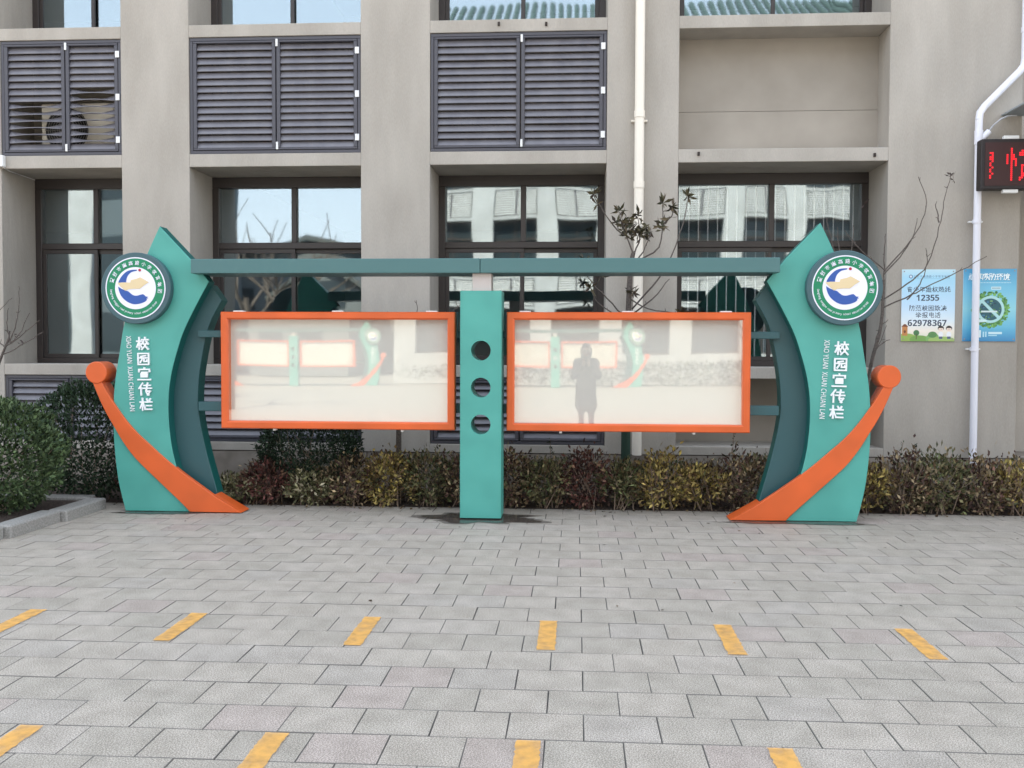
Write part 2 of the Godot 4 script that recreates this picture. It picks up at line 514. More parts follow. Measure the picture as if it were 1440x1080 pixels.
# ---------------------------------------------------------------- ground
func make_ground() -> void:
	var far_m := world_tex(mat("ground_concrete", rgb(170, 168, 163), 0.85), noise_tex("ground_far", 0.02, Color(0.85, 0.85, 0.84), Color(1, 1, 1), 512, 4), 0.25)
	var pm := PlaneMesh.new()
	pm.size = Vector2(500, 500)
	tag(obj("ground", pm, far_m, self, Vector3(0, -0.06, 60)), "pale ground sheet that reaches to the horizon", "ground", "", "structure")
	var yard := obj("courtyard_ground", bbox(Vector3(-40, -0.05, 6.28), Vector3(40, -0.001, 31.5)), far_m)
	tag(yard, "pale paved courtyard ground behind the viewer", "ground", "", "structure")
	var soil := world_tex(mat("soil", rgb(92, 76, 66), 0.95), noise_tex("soil_tone", 0.05, Color(0.5, 0.48, 0.46), Color(1, 1, 1), 512, 5), 1.2)
	relief(soil, noise_tex("soil_bump", 0.06, Color.BLACK, Color.WHITE, 512, 5), 3.0)
	var bed := obj("soil_bed", bbox(Vector3(-14, -0.05, -1.66), Vector3(14, -0.004, -0.262)), soil)
	tag(bed, "brown soil of the planting bed between paving and building", "soil", "", "structure")
	# pavement: a node that carries the joint bed, the pavers and the painted marks
	var pav := Node3D.new()
	pav.name = "pavement"
	add_child(pav)
	tag(pav, "grey rectangular concrete pavers in running bond with yellow marks", "pavement", "", "structure")
	var joint := mat("joint_sand", rgb(52, 50, 48), 0.95)
	obj("joint_bed", bbox(Vector3(-9, -0.05, -0.262), Vector3(9, -0.011, 6.28)), joint, pav)
	var speck := noise_tex("paver_speck", 0.1, Color(0.66, 0.66, 0.66), Color(1.0, 1.0, 1.0), 1024, 3, FastNoiseLite.TYPE_SIMPLEX, false, 4.0, 0.3)
	var bump := noise_tex("paver_bump", 0.12, Color.BLACK, Color.WHITE, 512, 4)
	var dirt := noise_tex("paver_dirt", 0.008, Color(0.87, 0.87, 0.86), Color(1, 1, 1), 512, 5)
	var tones := []
	for c in [rgb(212, 201, 187), rgb(208, 198, 184), rgb(214, 203, 189), rgb(211, 196, 185), rgb(206, 196, 182), rgb(215, 204, 191), rgb(209, 199, 187)]:
		var m := world_tex(mat("paver_%d" % tones.size(), c, 0.62), speck, 1.05)
		m.detail_enabled = true
		m.detail_albedo = dirt
		m.detail_blend_mode = BaseMaterial3D.BLEND_MODE_MUL
		m.detail_uv_layer = BaseMaterial3D.DETAIL_UV_1
		relief(m, bump, 0.18)
		tones.append(m)
	var R := rng(11)
	var pz := 0.2675
	var px := 0.3
	var sizes := []
	for k in 4:
		var g := 0.0012 + 0.0005 * k
		var gz := 0.0022 + 0.0007 * k
		var hx := px / 2 - g / 2
		var hz := pz / 2 - gz / 2
		var ch := 0.0024
		var top := new_st()
		quad(top, Vector3(-hx + ch, 0, -hz + ch), Vector3(hx - ch, 0, -hz + ch), Vector3(hx - ch, 0, hz - ch), Vector3(-hx + ch, 0, hz - ch))
		var side := new_st()
		var cc := [Vector2(-1, -1), Vector2(1, -1), Vector2(1, 1), Vector2(-1, 1)]
		for q in 4:
			var a: Vector2 = cc[q]
			var b: Vector2 = cc[(q + 1) % 4]
			var a0 := Vector3(a.x * (hx - ch), 0, a.y * (hz - ch))
			var b0 := Vector3(b.x * (hx - ch), 0, b.y * (hz - ch))
			var a1 := Vector3(a.x * hx, -ch, a.y * hz)
			var b1 := Vector3(b.x * hx, -ch, b.y * hz)
			quad(side, b0, a0, a1, b1)
			quad(side, b1, a1, a1 - Vector3(0, 0.05, 0), b1 - Vector3(0, 0.05, 0))
		var pm2 := fin(top)
		side.generate_normals()
		side.commit(pm2)
		sizes.append(pm2)
	var cands := []
	for row in 25:
		var z := 6.2755 - (row + 0.5) * pz
		var z1 := minf(z + pz / 2, 6.28)
		for col in range(-30, 31):
			var x := col * px - 0.029 + (px / 2 if row % 2 == 0 else 0.0) + px / 2
			var depth := 8.58 - z
			var xc := 0.83 - 0.066 * depth
			var seen := absf(x - xc) < 0.545 * depth + 0.1 and z < 5.5
			cands.append({"x": x, "z": z, "key": depth + (0.0 if seen else 100.0)})
	cands.sort_custom(func(a, b): return a.key < b.key)
	var rest := []
	for t in tones: rest.append(new_st())
	rest.append(new_st())
	var grime := mat("paver_edge_grime", rgb(114, 110, 104), 0.9)
	for i in cands.size():
		var c = cands[i]
		var tone := R.randi() % tones.size()
		if R.randf() < 0.5: tone = R.randi() % 3
		var drop := R.randf_range(-0.0022, 0.0)
		var tilt := Basis(Vector3(1, 0, 0), R.randf_range(-0.004, 0.004)) * Basis(Vector3(0, 0, 1), R.randf_range(-0.004, 0.004)) * Basis(Vector3.UP, R.randf_range(-0.004, 0.004))
		var mesh: ArrayMesh = sizes[R.randi() % 4]
		var at := Vector3(c.x + R.randf_range(-0.001, 0.001), drop, c.z)
		if i < 300:
			var o := obj("paver", mesh, null, pav, at)
			o.set_surface_override_material(0, tones[tone])
			o.set_surface_override_material(1, grime)
			o.basis = tilt
		else:
			rest[tone].append_from(mesh, 0, Transform3D(tilt, at))
			rest[-1].append_from(mesh, 1, Transform3D(tilt, at))
	for k in rest.size():
		var o := obj("paver_field", rest[k].commit(), tones[k] if k < tones.size() else grime, pav)
		tag(o, "", "", "", "stuff")
	# worn yellow marks, two rows
	var wn := FastNoiseLite.new()
	wn.seed = 77
	wn.frequency = 0.012
	wn.fractal_octaves = 5
	var wim := Image.create(512, 512, false, Image.FORMAT_RGBA8)
	var grit := rng(78)
	for y in 512:
		for x in 512:
			var q := wn.get_noise_2d(x, y) * 0.9 + 0.55 + grit.randf_range(-0.16, 0.16)
			wim.set_pixel(x, y, Color(1, 1, 1, clampf(0.5 + q * 0.4, 0.4, 0.86)))
	var yellow := world_tex(mat("yellow_road_paint", rgb(226, 170, 86), 0.75), ImageTexture.create_from_image(wim), 1.7)
	yellow.transparency = BaseMaterial3D.TRANSPARENCY_ALPHA
	for zz in [3.585, 5.215]:
		for k in range(-3, 5):
			var cx: float = [-3.25, -2.225, -1.28, -0.29, 0.69, 1.636, 2.6, 3.57][k + 3] + (0.0 if zz < 4 else -0.03)
			var st := new_st()
			var w := 0.047
			var L := 0.258
			var e := rng(300 + k + int(zz * 10))
			var lft := []
			var rgt := []
			for q in 25:
				var zq: float = -L + 2 * L * q / 24.0
				lft.append(Vector3(-w + e.randf_range(-0.004, 0.004), 0, zq))
				rgt.append(Vector3(w + e.randf_range(-0.004, 0.004), 0, zq))
			for q in 24: quad(st, lft[q], rgt[q], rgt[q + 1], lft[q + 1])
			obj("painted_mark", fin(st), yellow, pav, Vector3(cx, 0.0035, zz))
	# wet patches at the feet of the notice board
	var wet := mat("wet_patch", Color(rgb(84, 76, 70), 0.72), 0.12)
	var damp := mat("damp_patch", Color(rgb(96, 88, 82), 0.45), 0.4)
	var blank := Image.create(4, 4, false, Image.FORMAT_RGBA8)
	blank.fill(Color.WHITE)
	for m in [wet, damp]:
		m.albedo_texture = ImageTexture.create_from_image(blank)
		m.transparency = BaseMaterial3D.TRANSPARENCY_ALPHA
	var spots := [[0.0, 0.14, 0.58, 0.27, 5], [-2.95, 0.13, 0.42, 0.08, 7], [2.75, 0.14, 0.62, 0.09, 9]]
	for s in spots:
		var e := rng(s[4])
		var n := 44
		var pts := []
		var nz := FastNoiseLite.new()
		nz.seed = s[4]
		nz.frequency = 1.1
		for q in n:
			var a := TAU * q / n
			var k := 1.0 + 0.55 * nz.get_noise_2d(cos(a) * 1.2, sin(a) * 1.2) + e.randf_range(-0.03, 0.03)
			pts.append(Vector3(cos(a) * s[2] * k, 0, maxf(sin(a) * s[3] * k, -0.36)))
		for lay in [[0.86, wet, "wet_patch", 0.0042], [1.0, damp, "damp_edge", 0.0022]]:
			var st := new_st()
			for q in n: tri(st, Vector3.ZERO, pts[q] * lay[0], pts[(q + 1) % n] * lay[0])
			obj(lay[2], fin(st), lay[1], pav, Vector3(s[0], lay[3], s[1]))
	# kerb of the raised corner bed at the left
	var kerb_m := world_tex(mat("kerb_stone", rgb(168, 165, 160), 0.85), noise_tex("kerb_tone", 0.09, Color(0.72, 0.72, 0.71), Color(1, 1, 1), 512, 4), 1.0)
	var kerb := Node3D.new()
	kerb.name = "kerb"
	add_child(kerb)
	tag(kerb, "grey stone kerb round the corner bed at the left", "kerb", "", "structure")
	for q in [[-0.08, 0.62], [0.627, 1.36], [1.367, 2.1], [2.107, 2.85], [2.857, 3.6]]:
		obj("kerb_stone", bbox(Vector3(-3.72 - 0.07 * q[0], -0.04, q[0]), Vector3(-3.545 - 0.07 * q[0], 0.10, q[1]), 0.012), kerb_m, kerb)
	for q in [[-4.42, -3.725], [-5.12, -4.427]]:
		obj("kerb_stone", bbox(Vector3(q[0], -0.04, -0.25), Vector3(q[1], 0.10, -0.082), 0.012), kerb_m, kerb)
	var fill := obj("raised_soil", bbox(Vector3(-9, -0.05, -0.08), Vector3(-3.8, 0.07, 4.0)), soil)
	tag(fill, "brown soil of the raised corner bed under the round bushes", "soil", "", "structure")
	# bits of dry leaf on the paving
	var bits := new_st()
	for k in 70:
		var x := R.randf_range(-3.5, 4.6)
		var z := R.randf_range(-0.2, 0.9) if k < 52 else R.randf_range(0.9, 3.5)
		var s := R.randf_range(0.006, 0.02)
		var a := R.randf() * TAU
		bits.set_color([Color(0.06, 0.045, 0.03), Color(0.16, 0.1, 0.05), Color(0.03, 0.03, 0.028)][k % 3])
		var u := Vector3(cos(a), 0, sin(a)) * s
		var w := Vector3(-sin(a), 0.25, cos(a)) * s * 0.5
		quad(bits, Vector3(x, 0.004, z) - u, Vector3(x, 0.007, z) - w, Vector3(x, 0.005, z) + u, Vector3(x, 0.006, z) + w)
	for k in 2600:
		var s := R.randf_range(0.012, 0.03)
		var c: Color = [Color(0.10, 0.065, 0.035), Color(0.17, 0.12, 0.07), Color(0.06, 0.042, 0.03), Color(0.24, 0.19, 0.12)][R.randi() % 4]
		leaf_into(bits, Vector3(R.randf_range(-3.6, 6.0), R.randf_range(-0.002, 0.02), R.randf_range(-1.2, -0.265)), (rand_dir(R) * Vector3(1, 0.3, 1)).normalized(), Vector3(R.randf_range(-0.5, 0.5), 1, R.randf_range(-0.5, 0.5)), s * 1.5, s, c)
	tag(obj("leaf_litter", fin(bits), leaf_m), "dry leaves on the soil under the hedge and the paving edge", "leaf litter", "", "stuff")

# ---------------------------------------------------------------- the school building
const ZF := -1.65
const ZW := -2.35
var piers := [[-9.6, -5.48], [-4.116, -3.36], [-1.478, -0.733], [1.142, 1.89], [4.04, 5.37]]
var bays := [[-5.48, -4.116], [-3.36, -1.478], [-0.733, 1.142], [1.89, 4.04]]
const TOP := 13.2

func slat_mesh(w: float, bent: float) -> ArrayMesh:
	# a blade that slopes down towards the front, with a lip; a bent one is twisted open and sags in the middle
	var st := new_st()
	var n := 1 if bent == 0.0 else 8
	var prof := []
	for i in n + 1:
		var t := float(i) / n
		var amt := bent * sin(PI * t)
		var ang := deg_to_rad(62.0 - 50.0 * absf(amt))
		var d := Vector2(cos(ang), -sin(ang))        # z, y along the blade from back to front
		var nrm := Vector2(-d.y, d.x)
		var c := Vector2(0, -0.012 * amt)
		var L := 0.0355
		var th := 0.005
		var row := []
		for q in [[-L, th], [L, th], [L + 0.004, 0.0], [L, -th], [-L, -th]]:
			var p: Vector2 = c + d * q[0] + nrm * q[1]
			row.append(Vector3(-w / 2 + w * t, p.y, p.x))
		prof.append(row)
	for i in n:
		for k in 5:
			var k2 := (k + 1) % 5
			quad(st, prof[i][k], prof[i][k2], prof[i + 1][k2], prof[i + 1][k])
	return fin(st)

func louvre(b: Node3D, x0: float, x1: float, y0: float, y1: float, mid: float, bent := false, hinges := true) -> void:
	var p := Node3D.new()
	p.name = "louvre_panel"
	b.add_child(p, true)
	p.position = Vector3((x0 + x1) / 2, (y0 + y1) / 2, ZF - 0.045)
	var w := x1 - x0 - 0.008
	var h := y1 - y0 - 0.008
	var st := new_st()
	var f := 0.034
	for q in [[-w / 2, -h / 2, w / 2, -h / 2 + f], [-w / 2, h / 2 - f, w / 2, h / 2], [-w / 2, -h / 2 + f, -w / 2 + f, h / 2 - f], [w / 2 - f, -h / 2 + f, w / 2, h / 2 - f]]:
		bevel_box_into(st, Vector3(q[0], q[1], -0.03), Vector3(q[2], q[3], 0.03), 0.003)
	obj("frame", fin(st), frame_m, p)
	var m := mid - (x0 + x1) / 2
	var R := rng(int((x0 + 20) * 100 + y0 * 10))
	var leaves := [[-w / 2 + f + 0.004, m - 0.006], [m + 0.006, w / 2 - f - 0.004]]
	for li in 2:
		var a: float = leaves[li][0]
		var c: float = leaves[li][1]
		var ls := new_st()
		var g := 0.038
		var yb := -h / 2 + f + 0.004
		var yt := h / 2 - f - 0.004
		for q in [[a, yb, c, yb + 0.022], [a, yt - 0.022, c, yt], [a, yb + 0.022, a + g, yt - 0.022], [c - g, yb + 0.022, c, yt - 0.022]]:
			bevel_box_into(ls, Vector3(q[0], q[1], -0.022), Vector3(q[2], q[3], 0.036), 0.004)
		obj("leaf_frame", fin(ls), frame_m, p)
		var n := int(round((yt - yb - 0.05) / 0.073))
		var dy := (yt - yb - 0.044) / n
		var sw := c - a - 2 * g - 0.002
		var straight := slat_mesh(sw, 0.0)
		for k in n:
			var bnd := 0.0
			if bent and k >= 1 and k <= (8 if li == 1 else 6): bnd = R.randf_range(0.75, 1.15)
			elif R.randf() < 0.4: bnd = R.randf_range(0.02, 0.12)
			var o := obj("slat", straight if bnd == 0.0 else slat_mesh(sw, bnd), louvre_m, p, Vector3((a + c) / 2, yb + 0.022 + dy * (k + 0.5), 0.0))
			o.rotation.x = R.randf_range(-0.05, 0.05)
	if hinges:
		for yy in [0.39, 0.0, -0.39]:
			obj("hinge", bbox(Vector3(-0.022, -0.035, 0.0), Vector3(0.022, 0.035, 0.008), 0.002), white_m, p, Vector3(w / 2 - f - 0.004, yy * h * 0.95, 0.036))
		for yy in [0.46, -0.45]:
			obj("latch", bbox(Vector3(-0.012, -0.04, 0.0), Vector3(0.012, 0.04, 0.012), 0.003), white_m, p, Vector3(m + 0.012, yy * h * 0.97, 0.036))

func window(b: Node3D, x0: float, x1: float, y0: float, y1: float, mid: float, bars := false) -> void:
	var p := Node3D.new()
	p.name = "window"
	b.add_child(p, true)
	p.position = Vector3(0, 0, ZW)
	var yt := y0 + (y1 - y0) * 0.635      # transom
	var st := new_st()
	var j := 0.075
	for q in [[x0, y1 - 0.12, x1, y1], [x0, y0, x1, y0 + 0.06], [x0, y0 + 0.06, x0 + j, y1 - 0.12], [x1 - j, y0 + 0.06, x1, y1 - 0.12], [x0 + j, yt - 0.035, x1 - j, yt + 0.035]]:
		bevel_box_into(st, Vector3(q[0], q[1], -0.06), Vector3(q[2], q[3], 0.05), 0.004)
	bevel_box_into(st, Vector3(mid - 0.03, yt + 0.035, -0.05), Vector3(mid + 0.03, y1 - 0.12, 0.045), 0.004)
	obj("frame", fin(st), dark_metal, p)
	var sash := func(a: float, c: float, z: float) -> void:
		var s := new_st()
		var lo := y0 + 0.06
		var hi := yt - 0.035
		for q in [[a, lo, c, lo + 0.05], [a, hi - 0.05, c, hi], [a, lo + 0.05, a + 0.045, hi - 0.05], [c - 0.045, lo + 0.05, c, hi - 0.05]]:
			bevel_box_into(s, Vector3(q[0], q[1], z - 0.014), Vector3(q[2], q[3], z + 0.014), 0.003)
		obj("sash", fin(s), dark_metal, p)
		obj("pane", bbox(Vector3(a + 0.045, lo + 0.05, z - 0.003), Vector3(c - 0.045, hi - 0.05, z + 0.003)), pane_m, p)
	sash.call(x0 + j, mid + 0.01, 0.018)
	sash.call(mid - 0.05, x1 - j, -0.016)
	for q in [[x0 + j, mid - 0.03], [mid + 0.03, x1 - j]]:
		obj("pane", bbox(Vector3(q[0], yt + 0.035, -0.003), Vector3(q[1], y1 - 0.12, 0.003)), pane_m, p)
	if bars:
		var s := new_st()
		var n := int((x1 - x0) / 0.105)
		for k in range(1, n):
			var x := x0 + (x1 - x0) * k / n
			bevel_box_into(s, Vector3(x - 0.006, y0 + 0.02, -0.17), Vector3(x + 0.006, y1 - 0.06, -0.158), 0.0)
		obj("safety_bars", fin(s), white_m, p)

func make_building() -> void:
	var b := thing("school_building", "grey plastered school building with recessed windows and louvred panels", "building")
	# piers, ledges, plinth
	for q in piers:
		obj("wall_pier", bbox(Vector3(q[0], 0.388, -2.42), Vector3(q[1], TOP, ZF), 0.004), plaster, b)
	for i in bays.size():
		var q = bays[i]
		var rows := [[0.388, 0.478], [1.2, 1.32], [3.462, 3.6], [4.85, 4.98], [7.562, 7.7], [8.95, 9.08], [11.662, TOP]]
		for r in rows:
			obj("ledge", bbox(Vector3(q[0], r[0], -2.3), Vector3(q[1], r[1], ZF - 0.001), 0.004), plaster, b)
	obj("plinth", bbox(Vector3(-9.6, -0.05, -2.42), Vector3(5.37, 0.38, ZF - 0.006), 0.004), plinth_m, b)
	# window jamb wall (the inner wall that carries windows and closes the niches)
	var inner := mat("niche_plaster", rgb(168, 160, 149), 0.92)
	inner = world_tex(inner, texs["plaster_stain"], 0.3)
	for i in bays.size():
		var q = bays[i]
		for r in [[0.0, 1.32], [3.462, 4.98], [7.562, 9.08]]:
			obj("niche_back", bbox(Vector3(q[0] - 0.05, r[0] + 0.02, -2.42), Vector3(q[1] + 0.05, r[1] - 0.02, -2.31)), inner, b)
	# closed body behind: rooms with floors, back wall, side walls and roof
	var room := mat("room_paint", rgb(150, 152, 150), 0.9)
	var lip := mat("room_floor", rgb(110, 104, 98), 0.7)
	for y in [0.0, 4.0, 8.1, 12.2]:
		obj("floor_slab", bbox(Vector3(-9.6, y - 0.25 if y > 0 else -0.04, -9.8), Vector3(14.0, y if y > 0 else 0.05, -2.425)), lip, b)
	obj("back_wall", bbox(Vector3(-9.6, -0.05, -10.0), Vector3(14.0, TOP, -9.805)), room, b)
	obj("side_wall", bbox(Vector3(-9.8, -0.05, -10.0), Vector3(-9.605, TOP, ZF - 0.02)), plaster, b)
	obj("side_wall", bbox(Vector3(14.005, -0.05, -10.0), Vector3(14.2, TOP, -2.43)), plaster, b)
	for x in [-3.7, 1.5]:
		obj("room_wall", bbox(Vector3(x - 0.06, 0.06, -9.8), Vector3(x + 0.06, 12.0, -2.43)), room, b)
	obj("roof", bbox(Vector3(-9.8, TOP + 0.003, -10.0), Vector3(14.2, TOP + 0.25, ZF + 0.25)), plinth_m, b)
	# the wall right of the last pier: set back behind the porch
	obj("porch_wall", bbox(Vector3(5.372, -0.05, -2.42), Vector3(14.0, TOP, -2.1)), plaster, b)
	obj("porch_step", bbox(Vector3(5.38, -0.04, -2.09), Vector3(9.0, 0.42, -1.2), 0.01), plinth_m, b)
	# louvres and windows
	var mids := [-4.75, -2.405, 0.23, 2.99]
	for i in 4:
		var q = bays[i]
		for f in 2:
			var dy := 4.1 * f
			if i < 3:
				louvre(b, q[0], q[1], 3.6 + dy, 4.85 + dy, mids[i] - (0.0 if i != 0 else 0.0), i == 0 and f == 0) if f == 0 else flat_louvre(b, q[0], q[1], 3.6 + dy, 4.85 + dy)
			else:
				var nb := obj("niche_panel", bbox(Vector3(q[0], 3.6 + dy, -2.3), Vector3(q[1], 4.07 + dy, -2.02)), inner, b)
				obj("niche_panel", bbox(Vector3(q[0], 4.078 + dy, -2.3), Vector3(q[1], 4.85 + dy, -2.035)), inner, b)
		if i < 3: louvre(b, q[0], q[1], 0.478, 1.2, mids[i], false, false)
		for f in 3:
			window(b, q[0], q[1], 1.32 + (3.66 if f == 1 else 7.76 if f == 2 else 0.0), 3.462 + 4.1 * f, mids[i], i == 3 and f == 0)
	obj("cable_box", bbox(Vector3(-5.6, 3.475, ZF + 0.002), Vector3(-5.425, 3.6, ZF + 0.06), 0.006), white_m, b)
	obj("cable", tube([Vector3(-5.44, 3.474, ZF + 0.03), Vector3(-5.45, 3.455, ZF - 0.1), Vector3(-5.465, 3.45, -2.28)], 0.006, 0.006, 6), white_m, b)
	# a hairline crack patch and a small hook on the wall
	var dark := mat("rust_mark", rgb(58, 50, 46), 0.9)
	for q in [[-0.0, 4.93], [2.1, 3.55], [3.9, 3.52], [0.5, 4.92]]:
		obj("wall_bracket", bbox(Vector3(-0.012, -0.02, 0), Vector3(0.012, 0.02, 0.02), 0.003), dark, b, Vector3(q[0], q[1], ZF - 0.002))

func flat_louvre(b: Node3D, x0: float, x1: float, y0: float, y1: float) -> void:
	# an upper louvre, out of the picture: slats joined
	var st := new_st()
	for k in 16:
		var y := y0 + 0.05 + (y1 - y0 - 0.1) * (k + 0.5) / 16
		bevel_box_into(st, Vector3(-0.5 * (x1 - x0) + 0.04, -0.03, -0.006), Vector3(0.5 * (x1 - x0) - 0.04, 0.03, 0.006), 0.0, Transform3D(Basis(Vector3.RIGHT, -0.5), Vector3((x0 + x1) / 2, y, ZF - 0.05)))
	var o := obj("louvre_slats", fin(st), louvre_m, b)
	tag(o, "", "", "", "stuff")
	var s2 := new_st()
	for q in [[x0, y0, x1, y0 + 0.04], [x0, y1 - 0.04, x1, y1], [x0, y0 + 0.04, x0 + 0.04, y1 - 0.04], [x1 - 0.04, y0 + 0.04, x1, y1 - 0.04], [(x0 + x1) / 2 - 0.04, y0 + 0.04, (x0 + x1) / 2 + 0.04, y1 - 0.04]]:
		bevel_box_into(s2, Vector3(q[0], q[1], ZF - 0.09), Vector3(q[2], q[3], ZF - 0.02), 0.003)
	obj("louvre_frame", fin(s2), frame_m, b)

func make_air_conditioner() -> void:
	var a := thing("air_conditioner", "white outdoor air conditioner behind the bent slats of the left louvre", "air conditioner", Vector3(-4.72, 3.6, -2.0))
	var body := mat("cream_steel", rgb(214, 208, 196), 0.5)
	obj("casing", bbox(Vector3(-0.42, 0.02, -0.2), Vector3(0.44, 0.62, 0.14), 0.015), body, a)
	var black := mat("grille_black", rgb(30, 30, 32), 0.6)
	obj("fan_opening", extrude(circle(Vector2(-0.12, 0.32), 0.245, 40), 0.139, 0.146), black, a)
	var st := new_st()
	for k in 9:
		var r := 0.03 + k * 0.026
		var pts := []
		for q in 33:
			var t := TAU * q / 32
			pts.append(Vector3(-0.12 + cos(t) * r, 0.32 + sin(t) * r, 0.152))
		tube_into(st, pts, 0.004, 0.004, 4, false)
	for q in 8:
		var t := TAU * q / 8
		tube_into(st, [Vector3(-0.12, 0.32, 0.156), Vector3(-0.12 + cos(t) * 0.245, 0.32 + sin(t) * 0.245, 0.156)], 0.004, 0.004, 4)
	obj("fan_grille", fin(st), mat("grey_wire", rgb(120, 118, 112), 0.5), a)
	obj("side_cover", bbox(Vector3(0.24, 0.06, 0.14), Vector3(0.42, 0.58, 0.15), 0.003), body, a)
	for x in [-0.3, 0.32]: obj("foot", bbox(Vector3(x - 0.04, 0.0, -0.18), Vector3(x + 0.04, 0.02, 0.12)), black, a)

# ---------------------------------------------------------------- notice board
func make_emblem(parent: Node3D, c: Vector2) -> void:
	var e := Node3D.new()
	e.name = "emblem"
	parent.add_child(e, true)
	e.position = Vector3(c.x, c.y, 0)
	var rim := mat("emblem_rim", rgb(62, 92, 98), 0.45)
	var green := mat("emblem_green", rgb(16, 128, 88), 0.5)
	var white := mat("emblem_white", rgb(232, 230, 240), 0.5)
	var blue := mat("emblem_blue", rgb(44, 84, 160), 0.5)
	var tan := mat("emblem_tan", rgb(222, 200, 158), 0.5)
	var red := mat("emblem_red", rgb(170, 30, 60), 0.5)
	var S := 0.322
	obj("disc", extrude(circle(Vector2.ZERO, S, 72), 0.068, 0.145, 0.006), rim, e)
	obj("white_rim", ring(Vector2.ZERO, 0.268, 0.278, 0.144, 0.1485), white, e)
	obj("green_ring", ring(Vector2.ZERO, 0.188, 0.2685, 0.144, 0.1475), green, e)
	obj("white_field", extrude(circle(Vector2.ZERO, 0.189, 64), 0.144, 0.1485), white, e)
	var shape := func(pts: Array) -> Array:
		var out := []
		for p in pts: out.append(Vector2(p[0] - 483, 533 - p[1]) / 1268.0)
		return out
	obj("blue_wave", extrude(curve(shape.call([[505, 322], [440, 325], [380, 345], [325, 395], [290, 450], [285, 470]]), 4) + curve(shape.call([[375, 470], [380, 430], [400, 385], [440, 350], [500, 335]]), 4), 0.148, 0.150), blue, e)
	obj("blue_wave", extrude(curve(shape.call([[280, 515], [295, 580], [330, 640], [390, 690], [460, 715], [530, 710], [590, 690], [618, 665]]), 3) + shape.call([[612, 652], [634, 650], [618, 640], [636, 632], [605, 628]]) + curve(shape.call([[580, 605], [560, 603], [500, 618], [450, 610], [400, 570], [370, 560], [320, 540]]), 3), 0.148, 0.150), blue, e)
	obj("open_book", extrude(shape.call([[272, 475], [325, 467], [425, 468], [432, 440], [500, 425], [540, 408], [590, 435], [642, 465], [585, 500], [552, 528], [535, 540], [460, 540], [400, 545], [365, 563], [310, 515]]), 0.148, 0.1515), tan, e)
	obj("red_dot", extrude(circle(Vector2(0.042, 0.162), 0.0125, 20), 0.148, 0.1515), red, e)
	var st := new_st()
	var t := "登封市嵩高路小学教育集团"
	for i in t.length():
		var a := deg_to_rad(162.0 - 168.5 * i / 11.0)
		var dir := Vector2(cos(a), sin(a))
		var right := Vector2(sin(a), -cos(a))
		var o := dir * (0.2285 + 0.018) - right * 0.0175
		glyph_into(st, t[i], o, 0.035, 0.036, 0.0034, 0.147, 0.1487, a - PI / 2)
	obj("ring_characters", fin(st), white, e)
	var st2 := SurfaceTool.new()
	st2.begin(Mesh.PRIMITIVE_TRIANGLES)
	var s := "Dengfeng songgao road primary school education Group"
	for i in s.length():
		if s[i] == " ": continue
		var a := deg_to_rad(183.0 + 145.0 * (i + 0.5) / s.length())
		var dir := Vector2(cos(a), sin(a))
		var m := text_mesh(s[i], 0.0165, 0.002, false)
		st2.append_from(m, 0, Transform3D(Basis(Vector3(0, 0, 1), a + PI / 2), Vector3(dir.x * 0.2265, dir.y * 0.2265, 0.1482)))
	obj("ring_lettering", st2.commit(), white, e)

